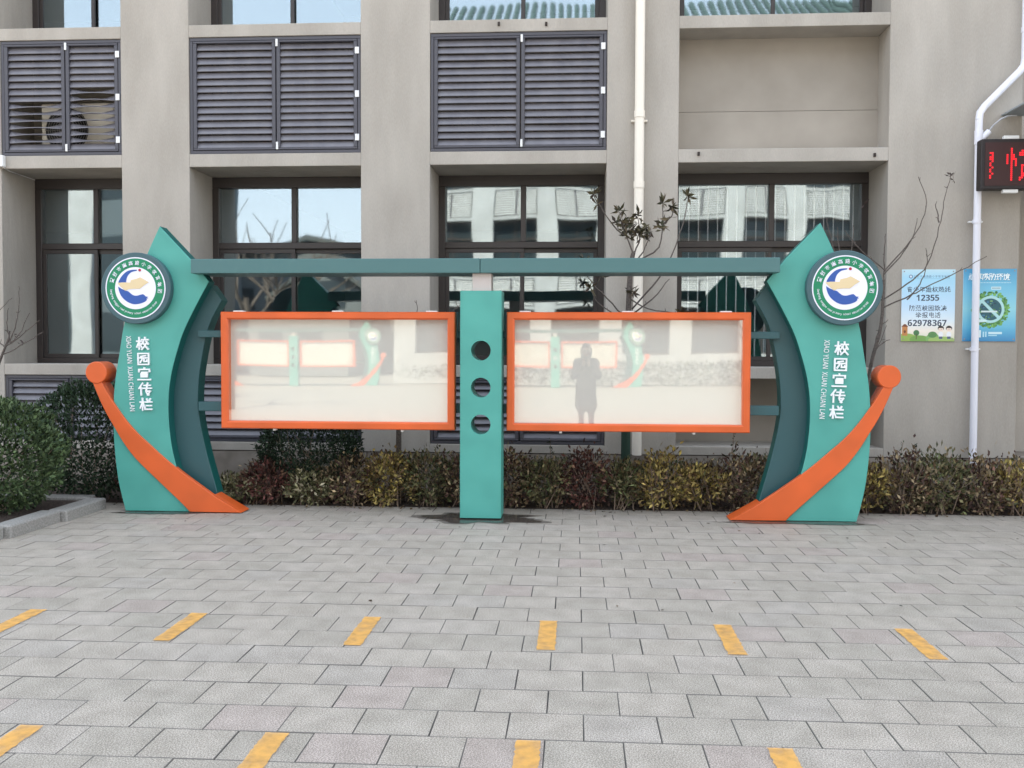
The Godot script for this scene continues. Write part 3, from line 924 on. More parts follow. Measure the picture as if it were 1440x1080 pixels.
func make_side(n: Node3D, s: float) -> void:
	var flip := func(pts: Array) -> Array:
		var out := []
		for p in pts: out.append(Vector2(p[0] * s, p[1]))
		return out
	var inner := [[2.485, 2.102], [2.612, 1.875], [2.715, 1.67], [2.772, 1.516], [2.842, 1.264], [2.872, 1.017], [2.862, 0.738], [2.815, 0.465], [2.675, 0.006]]
	var outer := [[3.285, 0.006], [3.35, 0.289], [3.385, 0.62], [3.39, 0.93], [3.37, 1.2], [3.33, 1.43], [3.275, 1.734], [3.178, 2.051], [3.044, 2.379], [2.937, 2.603]]
	var outline: Array = curve(flip.call(inner), 4) + curve(flip.call(outer), 4) + [Vector2(2.65 * s, 2.302)]
	var sp := obj("side_panel", extrude(outline, -0.08, 0.07, 0.004, 1), teal, n)
	obj("edge_strip", extrude(outline, -0.08, 0.07, 0.004, 2), teal_edge, sp)
	var ci := [[2.515, 2.085], [2.62, 1.93], [2.735, 1.66], [2.79, 1.5], [2.856, 1.264], [2.882, 1.017], [2.872, 0.738], [2.822, 0.465], [2.68, 0.02]]
	var co := [[2.43, 0.02], [2.485, 0.226], [2.568, 0.533], [2.63, 0.839], [2.645, 1.066], [2.617, 1.346], [2.535, 1.707], [2.412, 1.94]]
	var cres: Array = curve(flip.call(ci), 4) + curve(flip.call(co), 4)
	var cp := obj("crescent_panel", extrude(cres, -0.21, -0.055, 0.004, 1), teal_dark, n)
	obj("edge_strip", extrude(cres, -0.21, -0.055, 0.004, 2), teal_edge, cp)
	var lo := [[3.575, 1.195], [3.51, 1.034], [3.445, 0.9], [3.38, 0.79], [3.29, 0.64], [3.17, 0.485], [2.935, 0.262], [2.74, 0.08], [2.672, 0.008]]
	var hi := [[2.42, 0.141], [2.701, 0.339], [2.888, 0.484], [3.035, 0.614], [3.157, 0.724], [3.269, 0.85], [3.365, 0.984], [3.432, 1.086], [3.5, 1.21]]
	obj("sweep", extrude(curve(flip.call(lo), 3) + [Vector2(2.19 * s, 0.008)] + curve(flip.call(hi), 3), 0.035, 0.092, 0.004), orange, n)
	obj("sweep_foot", extrude(flip.call([[2.19, 0.008], [2.42, 0.141], [2.455, 0.165], [2.56, 0.008]]), -0.13, 0.034, 0.003), orange, n)
	obj("sweep_neck", extrude(curve(flip.call([[3.575, 1.195], [3.51, 1.034], [3.445, 0.9], [3.38, 0.79]]), 3) + curve(flip.call([[3.365, 0.984], [3.432, 1.086], [3.5, 1.21]]), 3), -0.08, 0.034, 0.003), orange, n)
	obj("sweep_knob", extrude(circle(Vector2(3.534 * s, 1.274), 0.1, 40), -0.1, 0.1, 0.006), orange, n)
	make_emblem(n, Vector2(3.132 * s, 2.038))
	# raised lettering: five characters in a column, their spelling beside them, both turned to read downwards
	var lt := mat("letter_white", rgb(236, 238, 240), 0.45)
	var top := Vector2(-3.166, 1.6) if s < 0 else Vector2(3.068, 1.58)
	var lean := 0.012 if s < 0 else -0.016
	for i in 5:
		var st := new_st()
		glyph_into(st, "校园宣传栏"[i], top + Vector2(0.008 + lean * i * 0.55, -0.006 - 0.1385 * i), 0.112, 0.106, 0.0132, 0.069, 0.088, lean * 1.2)
		obj("character", fin(st), lt, n)
	var tm := text_mesh("XIAO YUAN  XUAN CHUAN LAN", 0.042, 0.008, false)
	var o := obj("spelling", tm, lt, n, Vector3(-3.222 if s < 0 else 2.988, 1.262 if s < 0 else 1.245, 0.076))
	o.rotation.z = -PI / 2 + (0.045 if s < 0 else -0.05)
	var wid := tm.get_aabb().size.x
	o.scale = Vector3(0.685 / wid, 1, 1)

func display_case(n: Node3D, x0: float, x1: float) -> void:
	var c := Node3D.new()
	c.name = "display_case"
	n.add_child(c, true)
	var y0 := 0.778
	var y1 := 1.828
	c.position = Vector3((x0 + x1) / 2, (y0 + y1) / 2, 0)
	var w := (x1 - x0) / 2
	var h := (y1 - y0) / 2
	var f := 0.068
	var st := new_st()
	# four mitred bars with a stepped section
	var sec := [[0.0, 0.02], [0.0, 0.112], [0.008, 0.12], [f - 0.014, 0.12], [f - 0.006, 0.112], [f, 0.108], [f, 0.02]]
	var corner := [[-1, -1], [1, -1], [1, 1], [-1, 1]]
	for k in 4:
		var a = corner[k]
		var b = corner[(k + 1) % 4]
		for q in sec.size() - 1:
			var p := []
			for e in [[a, sec[q]], [b, sec[q]], [b, sec[q + 1]], [a, sec[q + 1]]]:
				p.append(Vector3(e[0][0] * (w - e[1][0]), e[0][1] * (h - e[1][0]), e[1][1]))
			quad(st, p[3], p[2], p[1], p[0])
	obj("frame", fin(st), orange, c)
	obj("backing", bbox(Vector3(-w + 0.004, -h + 0.004, 0.02), Vector3(w - 0.004, h - 0.004, 0.045)), mat("pin_board", rgb(212, 207, 197), 0.8), c)
	obj("glass", bbox(Vector3(-w + f - 0.004, -h + f - 0.004, 0.1), Vector3(w - f + 0.004, h - f + 0.004, 0.105)), case_glass, c)
	for x in [-0.55, 0.55]:
		obj("lock", bbox(Vector3(-0.012, -0.02, 0.03), Vector3(0.012, 0.0, 0.09), 0.003), white_m, c, Vector3(x * w, -h, 0))
	for x in [-0.85, 0.0, 0.8]:
		obj("hinge", bbox(Vector3(-0.05, 0.0, 0.04), Vector3(0.05, 0.012, 0.1), 0.003), white_m, c, Vector3(x * w, h, 0))

func make_notice_board() -> Node3D:
	var n := thing("notice_board", "teal and orange campus notice board with two glazed display cases", "notice board")
	# centre post with three round holes
	var pst := new_st()
	var cx := 0.002
	var hw := 0.181
	var r := 0.087
	var ys := [1.488, 1.164, 0.84]
	for sd in [[0.22, 1.0], [-0.08, -1.0]]:
		var zq: float = sd[0]
		var flat := func(a: Vector2, b: Vector2, c: Vector2, d: Vector2) -> void:
			if sd[1] > 0: quad(pst, v3(a, zq), v3(b, zq), v3(c, zq), v3(d, zq))
			else: quad(pst, v3(d, zq), v3(c, zq), v3(b, zq), v3(a, zq))
		for band in [[2.01, 1.588], [1.388, 1.264], [1.064, 0.94], [0.74, 0.015]]:
			flat.call(Vector2(cx - hw, band[0]), Vector2(cx + hw, band[0]), Vector2(cx + hw, band[1]), Vector2(cx - hw, band[1]))
		for y in ys:
			var nn := 48
			for k in nn:
				var d0 := Vector2.from_angle(-TAU * k / nn)
				var d1 := Vector2.from_angle(-TAU * (k + 1) / nn)
				var o0 := d0 * minf(hw / maxf(absf(d0.x), 1e-6), 0.1 / maxf(absf(d0.y), 1e-6))
				var o1 := d1 * minf(hw / maxf(absf(d1.x), 1e-6), 0.1 / maxf(absf(d1.y), 1e-6))
				var c := Vector2(cx, y)
				flat.call(c + o0, c + o1, c + d1 * r, c + d0 * r)
				for q in [Vector2(hw, 0.1), Vector2(-hw, 0.1), Vector2(hw, -0.1), Vector2(-hw, -0.1)]:
					if (o0.cross(q) < 0) != (o1.cross(q) < 0) and o0.dot(q) > 0: flat.call(c + o0, c + q, c + o1, c + o1.lerp(o0, 0.001))
				if sd[1] > 0: quad(pst, v3(c + d0 * r, 0.22), v3(c + d1 * r, 0.22), v3(c + d1 * r, -0.08), v3(c + d0 * r, -0.08))
	var cs := [Vector2(cx - hw, 0.015), Vector2(cx + hw, 0.015), Vector2(cx + hw, 2.01), Vector2(cx - hw, 2.01)]
	for k in 4: quad(pst, v3(cs[k], -0.08), v3(cs[k], 0.22), v3(cs[(k + 1) % 4], 0.22), v3(cs[(k + 1) % 4], -0.08))
	obj("centre_post", fin(pst), teal, n)
	var face := new_st()
	for q in [[-0.179, 0.03, -0.173, 1.995], [0.177, 0.03, 0.183, 1.995]]:
		bevel_box_into(face, Vector3(q[0], q[1], 0.218), Vector3(q[2], q[3], 0.2225), 0.001)
	obj("post_edge_trim", fin(face), teal, n)
	obj("post_neck", bbox(Vector3(-0.078, 2.01, -0.02), Vector3(0.088, 2.165, 0.17), 0.003), mat("grey_pink_paint", rgb(196, 184, 178), 0.5), n)
	for q in [[-2.592, -0.008], [-0.004, 2.568]]:
		obj("canopy", bbox(Vector3(q[0], 2.165, -0.2), Vector3(q[1], 2.292, 0.22), 0.004), teal_mid, n)
	for y in [[1.6, 1.662], [0.925, 1.01]]:
		for q in [[-2.62, -0.18], [0.184, 2.62]]:
			obj("rail", bbox(Vector3(q[0], y[0], -0.06), Vector3(q[1], y[1], 0.0), 0.004), teal_dark, n)
	for x in [-0.24, 0.22]:
		obj("bracket", bbox(Vector3(x - 0.02, 1.6, 0.0), Vector3(x + 0.02, 1.83, 0.018), 0.002), teal_dark, n)
	display_case(n, -2.362, -0.238)
	display_case(n, 0.222, 2.348)
	make_side(n, -1.0)
	make_side(n, 1.0)
	return n

# ---------------------------------------------------------------- pipes, posters, led sign
func make_pipe_left() -> void:
	var p := thing("drain_pipe", "thick cream drain pipe down the wall right of the third louvre", "drain pipe", Vector3(1.478, 0.39, ZF + 0.075))
	obj("pipe", tube([Vector3(0, 0, 0), Vector3(0, 6, 0), Vector3(0, 12.7, 0)], 0.05, 0.05, 24), pipe_m, p)
	for y in [2.83, 3.56, 6.9, 10.0]:
		obj("collar", tube([Vector3(0, y - 0.035, 0), Vector3(0, y + 0.035, 0)], 0.056, 0.056, 24), pipe_m, p)
	obj("clamp", bbox(Vector3(-0.085, 3.49, -0.075), Vector3(0.085, 3.51, -0.03), 0.003), pipe_m, p)

func make_pipe_right() -> void:
	var p := thing("drain_pipe", "thin white drain pipe with a diagonal offset in front of the blue poster", "drain pipe", Vector3(4.905, 0.3, ZF + 0.09))
	var wm := mat("white_pipe", rgb(226, 226, 234), 0.35)
	obj("pipe", tube([Vector3(0.01, 0, 0), Vector3(0, 3.55, 0)], 0.036, 0.036, 18), wm, p)
	obj("offset_pipe", tube([Vector3(0, 3.55, 0), Vector3(0.008, 3.62, 0), Vector3(0.05, 3.68, 0), Vector3(0.39, 4.03, 0), Vector3(0.43, 4.09, 0), Vector3(0.44, 4.16, 0), Vector3(0.44, 12.6, 0)], 0.036, 0.036, 18), wm, p)
	for q in [[0.0, 1.22], [0.0, 2.52]]:
		obj("collar", tube([Vector3(q[0], q[1] - 0.02, 0), Vector3(q[0], q[1] + 0.02, 0)], 0.042, 0.042, 18), wm, p)
		obj("clamp", bbox(Vector3(-0.07, q[1] - 0.008, -0.06), Vector3(0.07, q[1] + 0.008, -0.02), 0.002), white_m, p)
	obj("socket", tube([Vector3(0, 3.3, 0), Vector3(0, 3.44, 0)], 0.042, 0.042, 18), wm, p)
	obj("socket", tube([Vector3(0.44, 4.42, 0), Vector3(0.44, 4.47, 0)], 0.042, 0.042, 18), wm, p)
	obj("branch", tube([Vector3(0, 3.32, 0), Vector3(0.1, 3.43, 0.0)], 0.03, 0.032, 14), wm, p)
	obj("hose", tube([Vector3(0.09, 3.42, 0), Vector3(0.14, 3.49, 0.01), Vector3(0.21, 3.55, 0.02), Vector3(0.28, 3.58, 0.02), Vector3(0.36, 3.585, 0.02)], 0.009, 0.009, 8), mat("grey_hose", rgb(170, 172, 176), 0.5), p)
	var c := thing("porch_canopy", "thin grey porch canopy over the scrolling sign at the right edge", "canopy", Vector3(5.16, 3.9, ZF))
	obj("slab", bbox(Vector3(0, 0, 0.002), Vector3(6, 0.022, 2.6), 0.004), mat("canopy_grey", rgb(150, 156, 158), 0.6), c)

func make_led() -> void:
	var l := thing("led_sign", "black scrolling sign with red lit characters under the porch canopy", "sign", Vector3(4.872, 3.12, -1.4))
	var black := mat("led_case", rgb(34, 28, 30), 0.5)
	var face := mat("led_face", rgb(58, 30, 30), 0.6)
	obj("case", bbox(Vector3(0, 0, -0.12), Vector3(2.4, 0.5, 0.0), 0.006), black, l)
	obj("screen", bbox(Vector3(0.035, 0.035, -0.01), Vector3(2.365, 0.465, 0.004)), face, l)
	var glow := mat("led_red", rgb(120, 10, 16), 0.5)
	glow.emission_enabled = true
	glow.emission = rgb(255, 30, 44)
	glow.emission_energy_multiplier = 0.42
	var st := new_st()
	var dots := {}
	var put := func(ch: String, gx: int, from: int) -> void:
		for line in strokes(ch):
			for k in line.size() - 1:
				var a: Vector2 = line[k]
				var b: Vector2 = line[k + 1]
				for q in 21:
					var p := a.lerp(b, q / 20.0) * 15.0
					if int(round(p.x)) >= from: dots[Vector2i(gx + int(round(p.x)), int(round(p.y)))] = true
	for y in range(2, 15):
		dots[Vector2i(1 + (1 if y % 3 == 0 else 0), y)] = true
		if y < 6: dots[Vector2i(2, y)] = true
	put.call("惯", 9, 0)
	put.call("年", 27, 0)
	put.call("学", 45, 0)
	put.call("校", 63, 0)
	for d in dots:
		var x: float = 0.066 + d.x * 0.0205
		var y: float = 0.40 - d.y * 0.0205
		bevel_box_into(st, Vector3(x - 0.0085, y - 0.0085, 0.003), Vector3(x + 0.0085, y + 0.0085, 0.009), 0.002)
	tag(obj("lit_dots", fin(st), glow, l), "", "", "", "stuff")
	for y in [0.5, -0.035]:
		obj("bracket", bbox(Vector3(0.22, y, -0.06), Vector3(0.37, y + 0.035, -0.01), 0.004), white_m, l)

func make_posters() -> void:
	var W := 432
	var H := 600
	# left: helpline notice
	var im := Image.create(W, H, false, Image.FORMAT_RGB8)
	var stops := [[0.0, rgb(196, 226, 238)], [0.12, rgb(168, 218, 240)], [0.5, rgb(196, 226, 248)], [0.72, rgb(226, 238, 244)], [0.86, rgb(246, 236, 222)], [1.0, rgb(214, 220, 190)]]
	fill_gradient(im, stops)
	var ink := rgb(44, 62, 84)
	disc(im, Vector2(72, 60), 15, 15, rgb(40, 90, 140))
	disc(im, Vector2(72, 60), 10, 10, rgb(220, 232, 240))
	print_text(im, "登封市嵩高路小学教育集团", 98, 50, 19, 5.5, 1.6, rgb(40, 70, 110))
	im.fill_rect(Rect2i(98, 76, 290, 1), rgb(90, 120, 150))
	print_text(im, "青少年维权热线", 44, 146, 43, 8, 4.4, ink)
	print_latin(im, "12355", W / 2 - 4, 238, 50, ink)
	print_text(im, "防范校园欺凌", 66, 302, 43, 8, 4.4, ink)
	print_text(im, "举报电话", 118, 360, 43, 9, 4.4, ink)
	print_latin(im, "62978367", W / 2 - 6, 448, 52, ink)
	for q in [[40, 575, 90, 40, 150, 180, 90], [150, 585, 80, 34, 120, 165, 84], [260, 580, 60, 46, 128, 178, 104], [330, 590, 110, 30, 160, 190, 110]]:
		disc(im, Vector2(q[0], q[1]), q[2], q[3], rgb(q[4], q[5], q[6]))
	im.fill_rect(Rect2i(8, 478, 44, 76), rgb(196, 132, 76))
	for k in 22: im.fill_rect(Rect2i(2 + k, 478 - k, 56 - 2 * k, 1), rgb(120, 70, 50))
	disc(im, Vector2(30, 520), 9, 12, rgb(110, 60, 40))
	disc(im, Vector2(124, 530), 24, 24, rgb(70, 122, 78))
	im.fill_rect(Rect2i(121, 540, 6, 44), rgb(90, 70, 50))
	disc(im, Vector2(255, 545), 36, 26, rgb(92, 140, 84))
	for x in [322, 388]:
		disc(im, Vector2(x, 492), 25, 22, rgb(38, 34, 36))
		disc(im, Vector2(x, 500), 20, 17, rgb(244, 222, 206))
		im.fill_rect(Rect2i(x - 18, 478, 36, 11), rgb(38, 34, 36))
		disc(im, Vector2(x - 7, 500), 2, 3, rgb(40, 34, 34))
		disc(im, Vector2(x + 7, 500), 2, 3, rgb(40, 34, 34))
		disc(im, Vector2(x, 545), 20, 26, rgb(240, 240, 244))
		im.fill_rect(Rect2i(x - 14, 560, 28, 20), rgb(84, 96, 128))
	var a := thing("poster", "pale blue poster with dark helpline numbers 12355 and 62978367", "poster", Vector3(4.464, 1.97, ZF + 0.003))
	poster_body(a, im, 0.538, 0.742)
	# right: blue anti smoking notice
	var jm := Image.create(W, H, false, Image.FORMAT_RGB8)
	fill_gradient(jm, [[0.0, rgb(86, 164, 206)], [0.25, rgb(120, 196, 226)], [0.55, rgb(150, 214, 228)], [0.8, rgb(108, 190, 220)], [1.0, rgb(62, 140, 190)]])
	var R := rng(77)
	print_text(jm, "烟草威胁环境", 48, 44, 50, 6, 7.5, rgb(40, 110, 150))
	print_text(jm, "烟草威胁环境", 46, 41, 50, 6, 6.0, rgb(240, 250, 252))
	for k in 40: jm.fill_rect(Rect2i(70 + k * 8, 112, 5 - k % 3, 6), rgb(222, 242, 248))
	jm.fill_rect(Rect2i(228, 148, 80, 24), rgb(210, 236, 240))
	for k in 7: jm.fill_rect(Rect2i(234 + k * 10, 156, 7, 8), rgb(70, 130, 160))
	for k in 240:
		var t := R.randf() * TAU
		var rr := R.randf_range(112, 150)
		var g := R.randf()
		disc(jm, Vector2(226 + cos(t) * rr, 336 + sin(t) * rr), R.randf_range(6, 16), R.randf_range(5, 12), rgb(50 + int(g * 80), 110 + int(g * 80), 60 + int(g * 40)))
	disc(jm, Vector2(226, 336), 112, 112, rgb(178, 222, 224))
	disc(jm, Vector2(226, 336), 90, 90, rgb(38, 92, 104))
	for k in 60:
		var t := R.randf() * TAU
		var rr := 84 * sqrt(R.randf())
		disc(jm, Vector2(226 + cos(t) * rr, 336 + sin(t) * rr), R.randf_range(4, 13), R.randf_range(3, 8), [rgb(70, 130, 80), rgb(30, 70, 90), rgb(120, 170, 110), rgb(60, 120, 150)][k % 4])
	dab_line(jm, Vector2(160, 270), Vector2(292, 402), 20, rgb(178, 222, 224))
	jm.fill_rect(Rect2i(150, 346, 130, 14), rgb(214, 232, 232))
	disc(jm, Vector2(140, 430), 60, 12, rgb(214, 238, 240))
	jm.fill_rect(Rect2i(108, 508, 44, 60), rgb(226, 240, 242))
	jm.fill_rect(Rect2i(122, 520, 14, 36), rgb(120, 180, 200))
	for x in [166, 186]: jm.fill_rect(Rect2i(x, 520, 12, 44), rgb(180, 220, 232))
	jm.fill_rect(Rect2i(212, 522, 110, 18), rgb(206, 234, 240))
	jm.fill_rect(Rect2i(212, 546, 70, 10), rgb(170, 216, 230))
	var b := thing("poster", "blue poster with a green wreath and no smoking emblem behind the pipe", "poster", Vector3(5.078, 1.973, ZF + 0.003))
	poster_body(b, jm, 0.533, 0.746)

func fill_gradient(im: Image, stops: Array) -> void:
	for y in im.get_height():
		var t := float(y) / im.get_height()
		for k in stops.size() - 1:
			if t >= stops[k][0] and t <= stops[k + 1][0]:
				var c: Color = stops[k][1].lerp(stops[k + 1][1], (t - stops[k][0]) / (stops[k + 1][0] - stops[k][0]))
				im.fill_rect(Rect2i(0, y, im.get_width(), 1), c)
				break

func poster_body(p: Node3D, im: Image, w: float, h: float) -> void:
	var m := StandardMaterial3D.new()
	m.albedo_texture = ImageTexture.create_from_image(im)
	m.roughness = 0.3
	var st := SurfaceTool.new()
	st.begin(Mesh.PRIMITIVE_TRIANGLES)
	var c := [Vector2(0, 1), Vector2(0, 0), Vector2(1, 0), Vector2(1, 1)]
	for k in [0, 1, 2, 0, 2, 3]:
		st.set_uv(c[k])
		st.set_normal(Vector3(0, 0, 1))
		st.add_vertex(Vector3((c[k].x - 0.5) * w, (0.5 - c[k].y) * h, 0.0125))
	obj("board", bbox(Vector3(-w / 2, -h / 2, 0), Vector3(w / 2, h / 2, 0.0115), 0.002), white_m, p)
	obj("print", st.commit(), m, p)
	for q in [[-1, -1], [1, -1], [1, 1], [-1, 1]]:
		obj("screw", extrude(circle(Vector2.ZERO, 0.007, 10), 0.0, 0.003), mat("steel", rgb(150, 150, 152), 0.3, 1.0), p, Vector3(q[0] * (w / 2 - 0.022), q[1] * (h / 2 - 0.022), 0.0135))

# ---------------------------------------------------------------- plants
func leaf_into(st: SurfaceTool, at: Vector3, dir: Vector3, up: Vector3, L: float, W: float, c: Color) -> void:
	var s := dir.cross(up).normalized() * W * 0.5
	var n := s.cross(dir).normalized()
	st.set_color(c)
	var mid := at + dir * L * 0.5 - n * W * 0.12
	var tip := at + dir * L - n * L * 0.08
	tri(st, at, mid + s + n * W * 0.15, tip)
	tri(st, at, tip, mid - s + n * W * 0.15)

func rand_dir(R: RandomNumberGenerator) -> Vector3:
	var z := R.randf_range(-1, 1)
	var a := R.randf() * TAU
	return Vector3(sqrt(1 - z * z) * cos(a), z, sqrt(1 - z * z) * sin(a))

func shrub(called: String, label: String, at: Vector3, rad: Vector3, lift: float, n: int, L: float, palette: Array, sd: int, group := "", shell := 0.55, stems := 6, clip_y := 0.02) -> Node3D:
	var R := rng(sd)
	var o := thing(called, label, "shrub", at, group)
	var nz := FastNoiseLite.new()
	nz.seed = sd
	nz.frequency = 1.3
	var st := new_st()
	st.set_smooth_group(-1)
	for i in n:
		var d := rand_dir(R)
		var k := lerpf(shell, 1.0, sqrt(R.randf()))
		var round_one := rad.y > 0.44
		k *= 1.0 + (0.16 if round_one else 0.42) * nz.get_noise_3dv(d * 1.4 + Vector3(sd % 7, 0, 0)) + (0.4 * R.randf() if not round_one and R.randf() < 0.12 and d.y > 0.1 else 0.0)
		var p := Vector3(d.x * rad.x, lift + d.y * rad.y, d.z * rad.z) * 1.0
		p = Vector3(d.x * rad.x * k, lift + d.y * rad.y * k, d.z * rad.z * k)
		if p.y < clip_y: continue
		if nz.get_noise_3dv(p * (3.2 if rad.y < 0.4 else 2.2) + Vector3(3, 1, 7)) < (-0.12 if rad.y < 0.4 else -0.45): continue
		var dir := (d * 0.6 + rand_dir(R) * 0.75 + Vector3(0, 0.45, 0)).normalized()
		var tone: Color = palette[mini(palette.size() - 1, int(R.randf() * palette.size()))]
		# neighbouring leaves on a twig share a tone
		var pick := nz.get_noise_3dv(p * 5.0 + Vector3(9, 9, 9)) * 0.5 + 0.5
		if R.randf() < 0.55: tone = palette[clampi(int(pick * palette.size()), 0, palette.size() - 1)]
		var v := R.randf_range(0.5, 1.5) * (1.7 if R.randf() < 0.12 else 1.0)
		leaf_into(st, p, dir, rand_dir(R), L * R.randf_range(0.6, 1.4), L * R.randf_range(0.34, 0.6), Color(tone.r * v, tone.g * v, tone.b * v))
	tag(obj("foliage", fin(st), leaf_m, o), "", "", "", "stuff")
	var ss := new_st()
	for k in stems:
		var b := Vector3(R.randf_range(-0.4, 0.4) * rad.x, -0.02, R.randf_range(-0.2, 0.5) * rad.z)
		var t := Vector3(R.randf_range(-0.85, 0.85) * rad.x, lift + rad.y * R.randf_range(0.2, 0.8), R.randf_range(-0.6, 0.7) * rad.z)
		tube_into(ss, [b, b.lerp(t, 0.5) + Vector3(R.randf_range(-0.03, 0.03), 0.03, R.randf_range(-0.02, 0.02)), t], 0.006, 0.003, 5)
	obj("stems", fin(ss), mat("twig", rgb(128, 110, 95), 0.9), o)
	return o

func branch_path(pts: Array, n := 4) -> Array:
	var out := []
	for i in pts.size() - 1:
		var p0: Vector3 = pts[maxi(i - 1, 0)]
		var p1: Vector3 = pts[i]
		var p2: Vector3 = pts[i + 1]
		var p3: Vector3 = pts[mini(i + 2, pts.size() - 1)]
		for k in n: out.append(p1.cubic_interpolate(p2, p0, p3, float(k) / n))
	out.append(pts[-1])
	return out

func v(x: float, y: float, z := 0.0) -> Vector3:
	return Vector3(x, y, z)

# a sapling: trunk path, then branches given as paths, with leaf tufts at some ends
func sapling(label: String, at: Vector3, trunk: Array, r: float, branches: Array, tufts: Array, leaf_c: Array, sd: int, leaf_len := 0.09, br := 0.009) -> void:
	var R := rng(sd)
	var o := thing("sapling", label, "tree", at)
	obj("trunk", tube(branch_path(trunk), r, r * 0.55, 9), bark, o)
	for b in branches:
		var st := new_st()
		var path := branch_path(b, 4)
		for i in path.size(): if i > 0 and i < path.size() - 1: path[i] += rand_dir(R) * 0.006
		tube_into(st, path, br, br * 0.4, 6)
		# a bud or two
		for k in 3:
			var i := 1 + R.randi() % (path.size() - 1)
			var d := (rand_dir(R) + Vector3.UP).normalized()
			tube_into(st, [path[i], path[i] + d * R.randf_range(0.015, 0.05)], 0.004, 0.002, 5)
		obj("branch", fin(st), bark, o)
	if tufts.size():
		var st := new_st()
		for t in tufts:
			for k in int(t[1] * 1.6):
				var d := (rand_dir(R) + Vector3(0, 0.25, 0)).normalized()
				var c: Color = leaf_c[R.randi() % leaf_c.size()]
				var s := R.randf_range(0.7, 1.3)
				var spread: float = t[2] if t.size() > 2 else 0.0
				leaf_into(st, t[0] + rand_dir(R) * spread * sqrt(R.randf()), d, rand_dir(R), leaf_len * R.randf_range(0.6, 1.2), leaf_len * R.randf_range(0.24, 0.36), Color(c.r * s, c.g * s, c.b * s))
		tag(obj("leaves", fin(st), leaf_m, o), "", "", "", "stuff")

